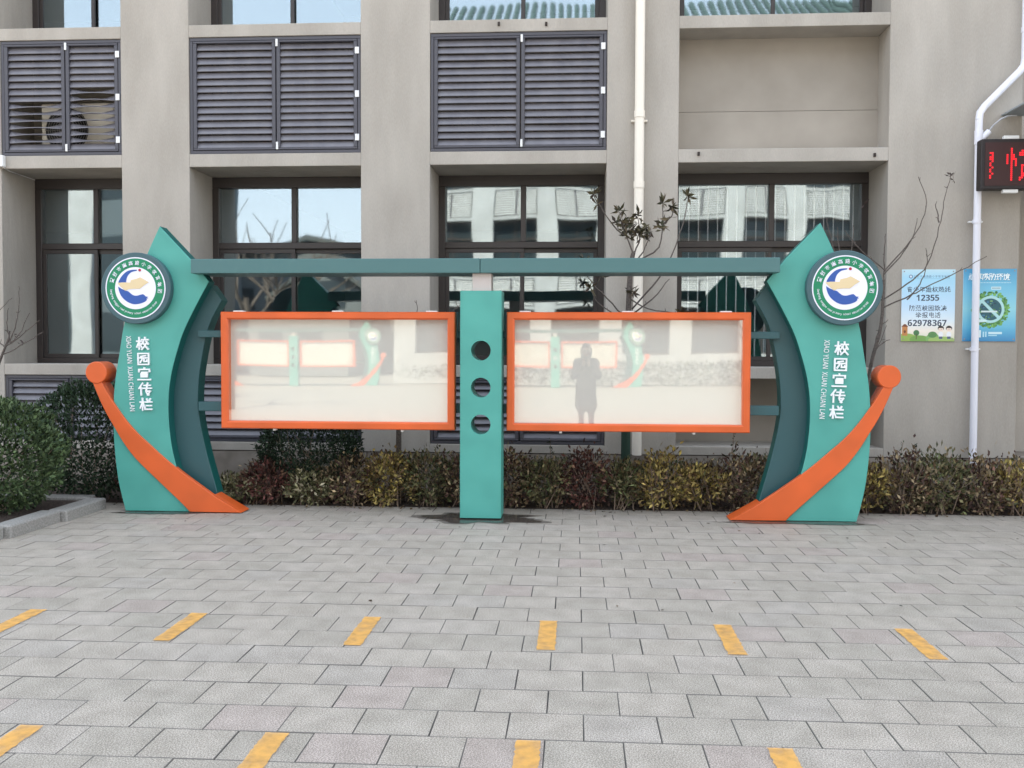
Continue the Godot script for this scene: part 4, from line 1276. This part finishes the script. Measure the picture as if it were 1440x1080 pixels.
func make_plants() -> void:
	var dg := [Color(0.03, 0.05, 0.022), Color(0.045, 0.072, 0.03), Color(0.065, 0.095, 0.04), Color(0.09, 0.125, 0.06), Color(0.03, 0.048, 0.028)]
	shrub("round_bush", "large round dark green bush nearest the left kerb", v(-4.3, 0.06, 0.55), v(0.66, 0.52, 0.6), 0.48, 12000, 0.048, dg, 21, "", 0.66, 8)
	shrub("round_bush", "round dark green bush behind the left orange sweep", v(-3.93, 0.0, -0.55), v(0.58, 0.6, 0.46), 0.6, 9000, 0.045, [Color(0.020, 0.036, 0.020), Color(0.029, 0.049, 0.025), Color(0.040, 0.065, 0.036), Color(0.025, 0.040, 0.027)], 22, "", 0.62, 8)
	shrub("round_bush", "round dark green bush under the left display case", v(-1.82, 0.1, -0.85), v(0.52, 0.46, 0.42), 0.42, 8000, 0.042, [Color(0.019, 0.035, 0.022), Color(0.029, 0.048, 0.029), Color(0.040, 0.061, 0.040)], 23, "", 0.62, 8)
	var brown := [Color(0.128, 0.083, 0.049), Color(0.083, 0.083, 0.039), Color(0.176, 0.128, 0.074), Color(0.059, 0.034, 0.028), Color(0.254, 0.196, 0.117), Color(0.107, 0.059, 0.044), Color(0.098, 0.098, 0.049)]
	var green := [Color(0.078, 0.093, 0.044), Color(0.107, 0.122, 0.054), Color(0.059, 0.059, 0.029), Color(0.156, 0.137, 0.069), Color(0.128, 0.083, 0.049), Color(0.235, 0.186, 0.117)]
	var yellow := [Color(0.293, 0.225, 0.059), Color(0.215, 0.176, 0.054), Color(0.156, 0.107, 0.049), Color(0.352, 0.274, 0.098), Color(0.117, 0.074, 0.044), Color(0.087, 0.083, 0.039)]
	var red := [Color(0.087, 0.034, 0.029), Color(0.117, 0.049, 0.041), Color(0.049, 0.029, 0.024), Color(0.147, 0.087, 0.059)]
	var pale := [Color(0.274, 0.254, 0.147), Color(0.196, 0.186, 0.098), Color(0.117, 0.117, 0.059), Color(0.352, 0.313, 0.215), Color(0.087, 0.059, 0.039)]
	var R := rng(500)
	var front := []
	# x, palette, height, label or ""
	var plan := [[-3.35, red, 0.3, "dark reddish low hedge shrub at the foot of the left teal panel"], [-2.42, pale, 0.27, "pale leafed low hedge shrub beside the left crescent panel"], [-2.12, red, 0.38, "dark red leafed low hedge shrub under the left case corner"],
		[-1.72, pale, 0.3, "pale yellow green low shrub in front of the round bush"], [-1.33, brown, 0.34, "brownish hedge shrub under the right half of the left display case"], [-0.95, yellow, 0.42, "golden leafed hedge shrub beside the dark sapling stake"], [-0.58, green, 0.4, "green hedge shrub under the right end of the left display case"], [-0.24, brown, 0.42, "brown hedge shrub left of the centre post"],
		[0.2, brown, 0.40, "brown hedge shrub touching the right side of the centre post"], [0.55, green, 0.42, "green hedge shrub under the left end of the right display case"], [0.93, red, 0.4, "dark reddish hedge shrub left of the green wrapped trunk"], [1.3, green, 0.44, "dark green hedge shrub at the green wrapped trunk"], [1.66, yellow, 0.43, "brightest yellow hedge shrub under the right display case"],
		[2.02, yellow, 0.4, "yellow brown hedge shrub left of the right crescent panel"], [2.4, brown, 0.42, "brown hedge shrub behind the right orange foot"], [2.8, green, 0.42, "green hedge shrub behind the right crescent panel"], [3.2, pale, 0.4, "pale leafed hedge shrub behind the right teal panel"], [3.5, yellow, 0.44, "yellow green hedge shrub right of the right teal panel"], [3.86, brown, 0.42, "brown hedge shrub below the right orange knob"], [4.22, green, 0.42, "green hedge shrub below the left edge of the pale blue poster"], [4.58, brown, 0.4, "brown hedge shrub left of the white drain pipe"],
		[4.92, yellow, 0.46, "yellow hedge shrub at the foot of the white drain pipe"], [5.28, brown, 0.4, "brown hedge shrub right of the white drain pipe"], [5.66, brown, 0.42, "brown hedge shrub at the far right edge"]]
	var common := "low brown and green hedge shrub in the row behind the notice board"
	for i in plan.size():
		var q = plan[i]
		var lb: String = q[3] if q[3] else common
		shrub("hedge_shrub", lb, v(q[0], 0.0, -0.55 + R.randf_range(-0.05, 0.05)), v(0.27, q[2] * R.randf_range(0.42, 0.78), 0.3), q[2] * 0.56, 1900, 0.05, q[1], 600 + i, "low hedge shrubs along the building", 0.25, 10)
	for i in 20:
		var x := -2.25 + i * 0.41 + R.randf_range(-0.06, 0.06)
		shrub("hedge_shrub", "low brown and green hedge shrub of the back row against the wall", v(x, 0.0, -1.08), v(0.3, R.randf_range(0.13, 0.25), 0.3), 0.24, 1000, 0.038, [brown, green, brown][i % 3], 700 + i, "back row of low hedge shrubs", 0.3, 6)
	# tall thin shoots that stand out of the hedge
	for q in [[2.33, -0.7, 0.78, 5], [4.32, -0.75, 0.62, 6], [-2.2, -0.75, 0.6, 7], [0.6, -0.8, 0.62, 8], [3.98, -1.1, 0.6, 9]]:
		var o := thing("leafy_shoot", ["thin leafy shoot beside the right crescent panel", "leaning leafy shoot below the pale blue poster", "leafy shoot between left crescent panel and round bush", "leafy shoot right of the centre post", "short leafy shoot below the right orange knob"][q[3] - 5], "plant", v(q[0], 0, q[1]))
		var e := rng(q[3])
		var lean := -0.3 if q[3] == 6 else e.randf_range(-0.1, 0.1)
		var st := new_st()
		tube_into(st, [v(0, 0), v(lean * 0.3, q[2] * 0.5), v(lean, q[2])], 0.005, 0.003, 5)
		obj("stem", fin(st), mats["twig"], o)
		var ls := new_st()
		for k in 16:
			var t := 0.5 + 0.5 * k / 15.0
			var p := v(lean * t * t, q[2] * t)
			leaf_into(ls, p, (rand_dir(e) + Vector3(0, 0.5, 0)).normalized(), rand_dir(e), 0.045, 0.02, [Color(0.03, 0.045, 0.025), Color(0.05, 0.06, 0.03)][k % 2])
		tag(obj("leaves", fin(ls), leaf_m, o), "", "", "", "stuff")
	# saplings
	var olive := [Color(0.08, 0.072, 0.042), Color(0.1, 0.085, 0.05), Color(0.05, 0.05, 0.03), Color(0.14, 0.11, 0.07), Color(0.075, 0.06, 0.05)]
	sapling("leafy sapling with a green wrapped trunk in front of the cream pipe", v(1.33, 0, -0.95), [v(0, 0), v(0.0, 0.7), v(0.01, 1.6), v(0.03, 2.25), v(0.06, 2.45)], 0.038,
		[[v(0.06, 2.42), v(0.0, 2.6), v(-0.05, 2.72), v(-0.08, 2.85)], [v(0.06, 2.42), v(0.12, 2.6), v(0.1, 2.8)], [v(0.02, 2.6), v(-0.14, 2.72), v(-0.3, 2.95, 0.03), v(-0.33, 3.03, 0.04)], [v(0.06, 2.35), v(0.3, 2.5, 0.05), v(0.34, 2.8, 0.05), v(0.33, 2.93, 0.05)],
		[v(0.33, 2.7, 0.05), v(0.42, 2.8, 0.06), v(0.43, 2.9, 0.06)], [v(0.05, 1.9), v(0.3, 2.2, 0.1), v(0.46, 2.5, 0.12), v(0.57, 2.92, 0.12), v(0.57, 3.0, 0.12)], [v(0.0, 1.8), v(-0.2, 2.0, 0.1), v(-0.38, 2.2, 0.1), v(-0.42, 2.35, 0.1)], [v(0.0, 1.75), v(-0.15, 1.86, 0.1), v(-0.3, 1.98, 0.1), v(-0.36, 2.1, 0.1)],
		[v(0.05, 1.85), v(0.25, 2.0, -0.05), v(0.42, 2.2, -0.05)], [v(0.03, 2.0), v(0.2, 1.9, 0.1), v(0.52, 1.85, 0.12)], [v(0.03, 2.3), v(0.15, 2.45, 0.1), v(0.22, 2.65, 0.1)]],
		[[v(-0.33, 3.02, 0.04), 9], [v(-0.3, 2.92, 0.04), 4], [v(-0.08, 2.86), 8, 0.02], [v(-0.05, 2.74), 18, 0.07], [v(0.04, 2.68), 46, 0.1], [v(0.14, 2.66), 26, 0.08], [v(0.1, 2.82), 10, 0.03], [v(0.34, 2.93, 0.05), 8], [v(0.43, 2.89, 0.06), 12, 0.02], [v(0.4, 2.78, 0.06), 5, 0.02], [v(0.32, 2.7, 0.05), 10, 0.04], [v(0.57, 2.98, 0.12), 11], [v(-0.42, 2.36, 0.1), 12], [v(-0.36, 2.1, 0.1), 9], [v(0.04, 2.06, 0.03), 12, 0.03], [v(0.52, 1.86, 0.12), 7], [v(-0.25, 2.22, 0.1), 9, 0.02]], olive, 31, 0.1, 0.009)
	# its green wrapping is a part of it
	var wrapped := get_node("sapling")
	obj("trunk_wrap", tube([v(0, 0.02), v(0, 0.4), v(0, 0.72)], 0.05, 0.046, 12), mat("wrap_green", rgb(40, 66, 56), 0.8), wrapped)
	sapling("young tree with thin dark trunk below the left display case", v(-0.94, 0, -0.95), [v(0, 0), v(0, 0.7), v(0.02, 1.5)], 0.034,
		[[v(0.02, 1.4), v(0.12, 1.7, 0.05), v(0.2, 1.9, 0.05), v(0.17, 1.98, 0.05)], [v(0.02, 1.45), v(0.4, 1.75), v(0.6, 1.92), v(0.66, 1.98)], [v(0.02, 1.4), v(-0.1, 1.65), v(-0.12, 1.85)]], [], [], 32, 0.06, 0.006)
	sapling("bare grey sapling with long thin branches right of the right emblem", v(3.66, 0, -1.15), [v(-0.02, 0), v(0.0, 0.5), v(0.08, 1.3), v(0.18, 1.75), v(0.2, 2.2)], 0.024,
		[[v(0.2, 2.2), v(0.2, 2.45), v(0.21, 2.65)], [v(0.2, 2.28), v(0.36, 2.48, 0.03), v(0.52, 2.72, 0.04), v(0.58, 2.95, 0.04), v(0.5, 3.2, 0.04)], [v(0.2, 2.25), v(0.34, 2.42, 0.03), v(0.45, 2.6, 0.03), v(0.5, 2.8, 0.03)],
		[v(0.19, 2.0), v(0.4, 2.15, 0.06), v(0.6, 2.35, 0.06), v(0.7, 2.7, 0.06), v(0.74, 2.95, 0.06), v(0.8, 3.2, 0.06)], [v(0.7, 2.75, 0.06), v(0.68, 2.85, 0.06), v(0.66, 2.92, 0.06)], [v(0.19, 1.92), v(0.45, 2.05, 0.08), v(0.58, 2.12, 0.08), v(0.9, 2.28, 0.08), v(1.15, 2.42, 0.08)],
		[v(0.4, 2.0, 0.08), v(0.52, 2.15, 0.08), v(0.58, 2.32, 0.08), v(0.57, 2.5, 0.08)], [v(0.2, 2.3), v(-0.05, 2.5, 0.05), v(-0.2, 2.68, 0.05)], [v(0.18, 2.0), v(-0.2, 2.3, 0.03), v(-0.33, 2.62, 0.03), v(-0.37, 2.8, 0.03)], [v(-0.2, 2.3, 0.03), v(-0.24, 2.5), v(-0.26, 2.72)], [v(-0.2, 2.3, 0.03), v(-0.12, 2.5), v(-0.1, 2.72)],
		[v(-0.2, 2.35, 0.03), v(-0.4, 2.55), v(-0.52, 2.72)], [v(0.1, 1.4), v(0.16, 1.7), v(0.24, 1.8)], [v(0.05, 1.2), v(0.12, 1.5, 0.05), v(0.22, 1.6, 0.05)], [v(0.05, 1.1), v(0.1, 1.42, 0.05), v(0.22, 1.75, 0.05)]],
		[[v(0.8, 3.2, 0.06), 5, 0.02], [v(0.83, 3.16, 0.06), 3], [v(0.0, 2.94), 3]], [Color(0.06, 0.045, 0.04)], 33, 0.06, 0.0075)
	sapling("bare reddish twigged sapling at the far left edge", v(-5.1, 0, -0.8), [v(-0.06, 0), v(-0.02, 0.8), v(0.06, 1.25), v(0.2, 1.6)], 0.02,
		[[v(0.2, 1.55), v(0.28, 1.75), v(0.31, 1.95), v(0.31, 2.12)], [v(0.15, 1.5), v(0.35, 1.62, 0.04), v(0.55, 1.78, 0.04)], [v(0.12, 1.42), v(0.35, 1.52, 0.05), v(0.6, 1.66, 0.05)], [v(0.2, 1.55), v(0.3, 1.62), v(0.42, 1.85)], [v(0.08, 1.35), v(-0.05, 1.6), v(0.08, 1.85), v(0.24, 2.0)], [v(0.15, 1.5), v(0.05, 1.6), v(-0.1, 1.72)], [v(0.2, 1.6), v(0.18, 1.75), v(0.2, 1.9)]],
		[[v(0.33, 1.55), 7, 0.03], [v(0.27, 1.62), 4, 0.02], [v(0.2, 1.64), 4, 0.02]], [Color(0.05, 0.03, 0.03)], 34, 0.035, 0.007)

# ---------------------------------------------------------------- what stands opposite and shows in the glass
func make_opposite() -> void:
	var b := thing("opposite_building", "sunlit pale school building across the courtyard, seen reflected in the windows", "building", v(0, 0, 32.0))
	var wall := world_tex(mat("pale_plaster", rgb(186, 190, 194), 0.9), texs["plaster_stain"], 0.21)
	var x0 := -6.9
	var pale_slat := mat("pale_louvre", rgb(196, 200, 204), 0.5)
	var shade := mat("dark_interior", rgb(40, 46, 48), 0.5)
	for k in 13:
		var xa := x0 + k * 2.9
		obj("wall_pier", bbox(Vector3(xa, 0, 0), Vector3(xa + 0.9, 16, 0.6)), wall, b)
		if k == 12: break
		for f in 4:
			var y := 4.1 * f
			obj("ledge", bbox(Vector3(xa + 0.9, y + 3.46, 0.02), Vector3(xa + 2.9, y + 3.6, 0.6)), wall, b)
			obj("ledge", bbox(Vector3(xa + 0.9, y + (4.85 if f < 3 else 3.601), 0.02), Vector3(xa + 2.9, y + (4.98 if f < 3 else 3.7), 0.6)), wall, b)
			if k % 4 == 3 and f < 3:
				obj("niche_back", bbox(Vector3(xa + 0.9, y + 3.6, 0.3), Vector3(xa + 2.9, y + 4.85, 0.5)), wall, b)
			elif f < 3:
				var st := new_st()
				for s in 11: bevel_box_into(st, Vector3(-0.46, -0.034, -0.006), Vector3(0.46, 0.034, 0.006), 0.0, Transform3D(Basis(Vector3.RIGHT, 0.5), v(xa + 1.4, y + 3.64 + 0.108 * (s + 0.5), 0.08)))
				for s in 11: bevel_box_into(st, Vector3(-0.46, -0.034, -0.006), Vector3(0.46, 0.034, 0.006), 0.0, Transform3D(Basis(Vector3.RIGHT, 0.5), v(xa + 2.4, y + 3.64 + 0.108 * (s + 0.5), 0.08)))
				tag(obj("louvre_slats", fin(st), pale_slat, b), "", "", "", "stuff")
				obj("louvre_backing", bbox(Vector3(xa + 0.9, y + 3.6, 0.3), Vector3(xa + 2.9, y + 4.85, 0.4)), shade, b)
				obj("louvre_post", bbox(Vector3(xa + 1.86, y + 3.6, 0.05), Vector3(xa + 1.94, y + 4.85, 0.12)), frame_m, b)
			var fr := new_st()
			var wy := y + (1.32 if f == 0 else 0.88)
			for q in [[xa + 0.9, wy, xa + 2.9, wy + 0.08], [xa + 0.9, y + 3.34, xa + 2.9, y + 3.46], [xa + 1.86, wy + 0.08, xa + 1.94, y + 3.34], [xa + 0.9, y + 2.6, xa + 1.86, y + 2.7], [xa + 1.94, y + 2.6, xa + 2.9, y + 2.7]]:
				bevel_box_into(fr, Vector3(q[0], q[1], 0.42), Vector3(q[2], q[3], 0.5), 0.0)
			obj("window_frame", fin(fr), dark_metal, b)
			obj("window_glass", bbox(Vector3(xa + 0.9, wy, 0.505), Vector3(xa + 2.9, y + 3.46, 0.52)), mat("opposite_glass", rgb(46, 56, 62), 0.05), b)
		obj("ledge", bbox(Vector3(xa + 0.9, 0, 0.02), Vector3(xa + 2.9, 1.32, 0.6)), wall, b)
	obj("back_wall", bbox(Vector3(x0, 0, 0.62), Vector3(x0 + 35.7, 16, 8)), shade, b)
	# a curved tiled eave
	var tile := world_tex(mat("roof_tile", rgb(86, 112, 108), 0.7), noise_tex("roof_tone", 0.08, Color(0.6, 0.6, 0.6), Color(1, 1, 1), 256, 3), 1.0)
	var rs := new_st()
	for k in 88:
		var xa := x0 - 0.8 + k * 0.42
		tube_into(rs, [v(xa, 16.1, -1.2), v(xa, 17.0, 1.0), v(xa, 18.8, 4.0)], 0.14, 0.14, 7)
	bevel_box_into(rs, Vector3(x0 - 1.0, 15.95, -1.0), Vector3(x0 + 37.0, 16.05, 8.0), 0.0)
	obj("tiled_roof", fin(rs), tile, b)
	# lower houses to the left with gabled roofs
	var grey := mat("house_plaster", rgb(112, 118, 122), 0.9)
	for q in [[-25.0, 50.0, 16.0, 6.7, 9.0, "long low house with a grey gabled roof beyond the courtyard, seen reflected"], [-17.0, 43.0, 5.5, 4.4, 6.0, "small house with a grey gabled roof beyond the courtyard, seen reflected"]]:
		var h := thing("gabled_house", q[5], "house", v(q[0], 0, q[1]))
		obj("wall", bbox(Vector3(0, 0, 0), Vector3(q[2], q[3], q[4])), grey, h)
		var st := new_st()
		extrude_into(st, [Vector2(-0.6, 0.0), Vector2(q[2] * 0.5, 2.3), Vector2(q[2] + 0.6, 0.0), Vector2(q[2] + 0.5, -0.2), Vector2(q[2] * 0.5, 2.0), Vector2(-0.5, -0.2)], -0.6, q[4] + 0.5)
		obj("roof", fin(st), mat("grey_tiles", rgb(84, 90, 92), 0.8), h, v(0, q[3] + 0.1, 0))
		obj("gable", extrude([Vector2(0, 0), Vector2(q[2], 0), Vector2(q[2] * 0.5, 1.98)], 0.05, 0.3), grey, h, v(0, q[3], 0))
		for k in int(q[2] / 2.2):
			for f in 2:
				obj("window", bbox(Vector3(0.6 + k * 2.2, 1.1 + f * 2.9, -0.03), Vector3(1.9 + k * 2.2, 2.6 + f * 2.9, 0.02)), mat("opposite_glass", rgb(46, 56, 62), 0.05), h)
	var tower := thing("side_building", "tall grey blue building at the far left across the courtyard, seen reflected", "building", v(-31, 0, 36))
	obj("wall", bbox(Vector3(0, 0, 0), Vector3(11, 17, 9)), mat("blue_grey_plaster", rgb(92, 104, 112), 0.9), tower)
	obj("wall_pier", bbox(Vector3(5.4, 0, -0.5), Vector3(6.6, 17, -0.003)), wall, tower)
	for f in 4:
		for k in 3: obj("window", bbox(Vector3(1.0 + k * 2.7, 1.2 + f * 4.0, -0.05), Vector3(2.8 + k * 2.7, 3.4 + f * 4.0, 0.02)), mats["opposite_glass"], tower)
	# bare trees
	for q in [[-7.6, 14.5, 41, 6.8], [-10.5, 19.0, 42, 8.0], [7.6, 29.0, 43, 5.0]]:
		bare_tree(v(q[0], 0, q[1]), q[2], q[3])
	var hd := mat("far_hedge", rgb(70, 78, 52), 0.9)
	shrub("hedge_row", "dark hedge along the foot of the opposite building, seen reflected", v(6, 0, 30.6), v(13, 0.5, 0.5), 0.5, 9000, 0.12, [Color(0.04, 0.06, 0.03), Color(0.07, 0.09, 0.05)], 44, "", 0.3, 6)

func bare_tree(at: Vector3, sd: int, h: float) -> void:
	var R := rng(sd)
	var o := thing("bare_tree", ["tall bare tree across the courtyard left of the viewer, seen reflected", "tallest bare tree beside the gabled houses, seen reflected", "small bare tree before the opposite building, seen reflected"][sd - 41], "tree", at)
	obj("trunk", tube([v(0, 0), v(0.05, h * 0.2), v(-0.03, h * 0.4)], h * 0.016, h * 0.011, 10), bark, o)
	var st := new_st()
	var stack := []
	for k in 5: stack.append([v(-0.03, h * (0.26 + 0.025 * k)), Vector3(cos(k * 2.4), 1.1, sin(k * 2.4)).normalized(), h * 0.3, h * 0.008, 0])
	while stack.size():
		var b = stack.pop_back()
		var p: Vector3 = b[0]
		var d: Vector3 = b[1]
		var mid: Vector3 = p + d * b[2] * 0.5 + rand_dir(R) * b[2] * 0.05
		var tip: Vector3 = p + d * b[2]
		tube_into(st, [p, mid, tip], b[3], b[3] * 0.55, 5, false)
		if b[4] < 2:
			for k in 3: stack.append([mid.lerp(tip, R.randf()), (d + rand_dir(R) * 0.7 + Vector3(0, 0.2, 0)).normalized(), b[2] * R.randf_range(0.5, 0.75), b[3] * 0.55, b[4] + 1])
	obj("branches", fin(st), bark, o)

# ---------------------------------------------------------------- the viewer, whose dark shape shows in the right display case
# bones: [from, to, radius from, radius to, colour]; joined by a smooth minimum and meshed with surface nets
func nets_into(st: SurfaceTool, bones: Array, cell: float, k: float) -> void:
	var field := {}
	var tint := {}
	for b in bones:
		var a: Vector3 = b[0]
		var c: Vector3 = b[1]
		var m := maxf(b[2], b[3]) + k * 2.5 + cell * 2
		var lo := a.min(c) - Vector3.ONE * m
		var hi := a.max(c) + Vector3.ONE * m
		var ac := c - a
		var l2 := maxf(ac.length_squared(), 1e-9)
		for x in range(int(floor(lo.x / cell)), int(ceil(hi.x / cell)) + 1):
			for y in range(int(floor(lo.y / cell)), int(ceil(hi.y / cell)) + 1):
				for z in range(int(floor(lo.z / cell)), int(ceil(hi.z / cell)) + 1):
					var p := Vector3(x, y, z) * cell
					var t := clampf((p - a).dot(ac) / l2, 0, 1)
					var d := p.distance_to(a + ac * t) - lerpf(b[2], b[3], t)
					if d > m: continue
					var g := Vector3i(x, y, z)
					var w := exp(-d / k)
					field[g] = field.get(g, 0.0) + w
					if not tint.has(g) or tint[g][0] < w: tint[g] = [w, b[4]]
	var val := func(g: Vector3i) -> float:
		return -k * log(field[g]) if field.has(g) else 0.2
	var vert := {}
	var cell_of := func(g: Vector3i) -> Vector3:
		if vert.has(g): return vert[g]
		var sum := Vector3.ZERO
		var n := 0
		for e in [[0, 0, 0, 1, 0, 0], [0, 1, 0, 1, 1, 0], [0, 0, 1, 1, 0, 1], [0, 1, 1, 1, 1, 1], [0, 0, 0, 0, 1, 0], [1, 0, 0, 1, 1, 0], [0, 0, 1, 0, 1, 1], [1, 0, 1, 1, 1, 1], [0, 0, 0, 0, 0, 1], [1, 0, 0, 1, 0, 1], [0, 1, 0, 0, 1, 1], [1, 1, 0, 1, 1, 1]]:
			var p := g + Vector3i(e[0], e[1], e[2])
			var q := g + Vector3i(e[3], e[4], e[5])
			var d0: float = val.call(p)
			var d1: float = val.call(q)
			if (d0 < 0) != (d1 < 0):
				sum += Vector3(p).lerp(Vector3(q), d0 / (d0 - d1))
				n += 1
		vert[g] = sum / maxi(n, 1) * cell
		return vert[g]
	st.set_smooth_group(2)
	var axes := [Vector3i(1, 0, 0), Vector3i(0, 1, 0), Vector3i(0, 0, 1)]
	for g in field:
		var d0: float = val.call(g)
		for ax in 3:
			var q: Vector3i = g + axes[ax]
			if not field.has(q): continue
			var d1: float = val.call(q)
			if (d0 < 0) == (d1 < 0): continue
			var u: Vector3i = axes[(ax + 1) % 3]
			var w: Vector3i = axes[(ax + 2) % 3]
			var c: Array = [cell_of.call(g), cell_of.call(g - u), cell_of.call(g - u - w), cell_of.call(g - w)]
			st.set_color(tint[g][1])
			if d0 < 0: quad(st, c[3], c[2], c[1], c[0])
			else: quad(st, c[0], c[1], c[2], c[3])

func make_person() -> void:
	var p := thing("person", "person in a long dark coat photographing the board, seen only as a reflection", "person", v(1.03, 0, 9.15))
	p.scale = Vector3.ONE * 0.89
	var coat := Color(0.022, 0.022, 0.026)
	var trousers := Color(0.03, 0.03, 0.036)
	var shoe := Color(0.02, 0.02, 0.02)
	var skin := Color(0.42, 0.27, 0.19)
	var bones := []
	for s in [-1.0, 1.0]:
		bones.append_array([[v(s * 0.09, 0.92), v(s * 0.1, 0.5, -0.02), 0.1, 0.066, trousers], [v(s * 0.1, 0.5, -0.02), v(s * 0.1, 0.09, 0.02), 0.064, 0.05, trousers], [v(s * 0.1, 0.05, 0.03), v(s * 0.115, 0.04, -0.15), 0.05, 0.04, shoe],
			[v(s * 0.17, 1.42), v(s * 0.25, 1.15, -0.03), 0.075, 0.062, coat], [v(s * 0.25, 1.15, -0.03), v(s * 0.07, 1.33, -0.2), 0.058, 0.045, coat], [v(s * 0.06, 1.42), v(s * 0.17, 1.42), 0.09, 0.085, coat]])
	bones.append_array([[v(0, 0.95), v(0, 1.36), 0.19, 0.165, coat], [v(-0.08, 0.56), v(-0.06, 0.98), 0.145, 0.13, coat], [v(0.08, 0.56), v(0.06, 0.98), 0.145, 0.13, coat], [v(0, 1.4), v(0, 1.53, -0.01), 0.1, 0.06, coat]])
	var st := new_st()
	nets_into(st, bones, 0.016, 0.02)
	var head := [[v(0, 1.52, 0), v(0, 1.6, -0.01), 0.05, 0.055, skin], [v(0, 1.66, 0.005), v(0, 1.71, 0.01), 0.09, 0.085, skin], [v(0, 1.59, -0.04), v(0, 1.64, -0.03), 0.045, 0.06, skin], [v(0, 1.66, -0.095), v(0, 1.625, -0.108), 0.008, 0.014, skin], [v(-0.025, 1.585, -0.086), v(0.025, 1.585, -0.086), 0.008, 0.008, Color(0.35, 0.14, 0.12)],
		[v(-0.085, 1.67, 0.0), v(-0.09, 1.63, 0.0), 0.016, 0.012, skin], [v(0.085, 1.67, 0.0), v(0.09, 1.63, 0.0), 0.016, 0.012, skin], [v(-0.033, 1.665, -0.083), v(-0.031, 1.665, -0.083), 0.011, 0.011, Color(0.05, 0.04, 0.04)], [v(0.033, 1.665, -0.083), v(0.031, 1.665, -0.083), 0.011, 0.011, Color(0.05, 0.04, 0.04)]]
	nets_into(st, head, 0.006, 0.008)
	for s in [-1.0, 1.0]:
		var w := v(s * 0.07, 1.33, -0.2)
		var palm := v(s * 0.055, 1.4, -0.235)
		var hand := [[w, palm, 0.028, 0.03, skin], [palm, palm + v(s * -0.005, 0.035, -0.01), 0.03, 0.028, skin], [palm + v(-s * 0.02, 0, 0.005), palm + v(-s * 0.05, 0.03, -0.01), 0.011, 0.009, skin]]
		for f in 4:
			var o := palm + v(s * (0.022 - f * 0.014), 0.045, -0.015)
			var L: float = [0.028, 0.036, 0.038, 0.032][f]
			hand.append_array([[o, o + v(0, L, -0.012), 0.0095, 0.009, skin], [o + v(0, L, -0.012), o + v(-s * 0.012, L * 1.4, -0.03), 0.009, 0.008, skin]])
		nets_into(st, hand, 0.004, 0.004)
	var bm := mat("person_cloth", Color.WHITE, 0.8)
	bm.vertex_color_use_as_albedo = true
	obj("body", fin(st), bm, p)
	var hs := new_st()
	var black := Color(0.012, 0.011, 0.011)
	nets_into(hs, [[v(0, 1.7, 0.03), v(0, 1.745, 0.01), 0.095, 0.085, black], [v(-0.07, 1.68, 0.03), v(-0.075, 1.52, 0.05), 0.045, 0.03, black], [v(0.07, 1.68, 0.03), v(0.075, 1.52, 0.05), 0.045, 0.03, black], [v(0, 1.64, 0.07), v(0, 1.5, 0.08), 0.06, 0.05, black]], 0.012, 0.012)
	obj("hair", fin(hs), bm, p)

# ---------------------------------------------------------------- run
func _ready() -> void:
	set_stage()
	make_materials()
	make_ground()
	make_building()
	make_air_conditioner()
	var board := make_notice_board()
	make_pipe_left()
	make_pipe_right()
	make_led()
	make_posters()
	make_plants()
	make_opposite()
	var twin := board.duplicate()
	twin.name = numbered("notice_board")
	add_child(twin)
	tag(twin, "matching notice board across the courtyard behind the viewer, seen only in reflections", "notice board")
	twin.position = v(0.05, 0, 29.2)
	twin.rotation.y = PI
	var third := board.duplicate()
	third.name = numbered("notice_board")
	add_child(third)
	tag(third, "second matching notice board farther left across the courtyard, seen only in reflections", "notice board")
	third.position = v(-10.3, 0, 29.2)
	third.rotation.y = PI
	make_person()
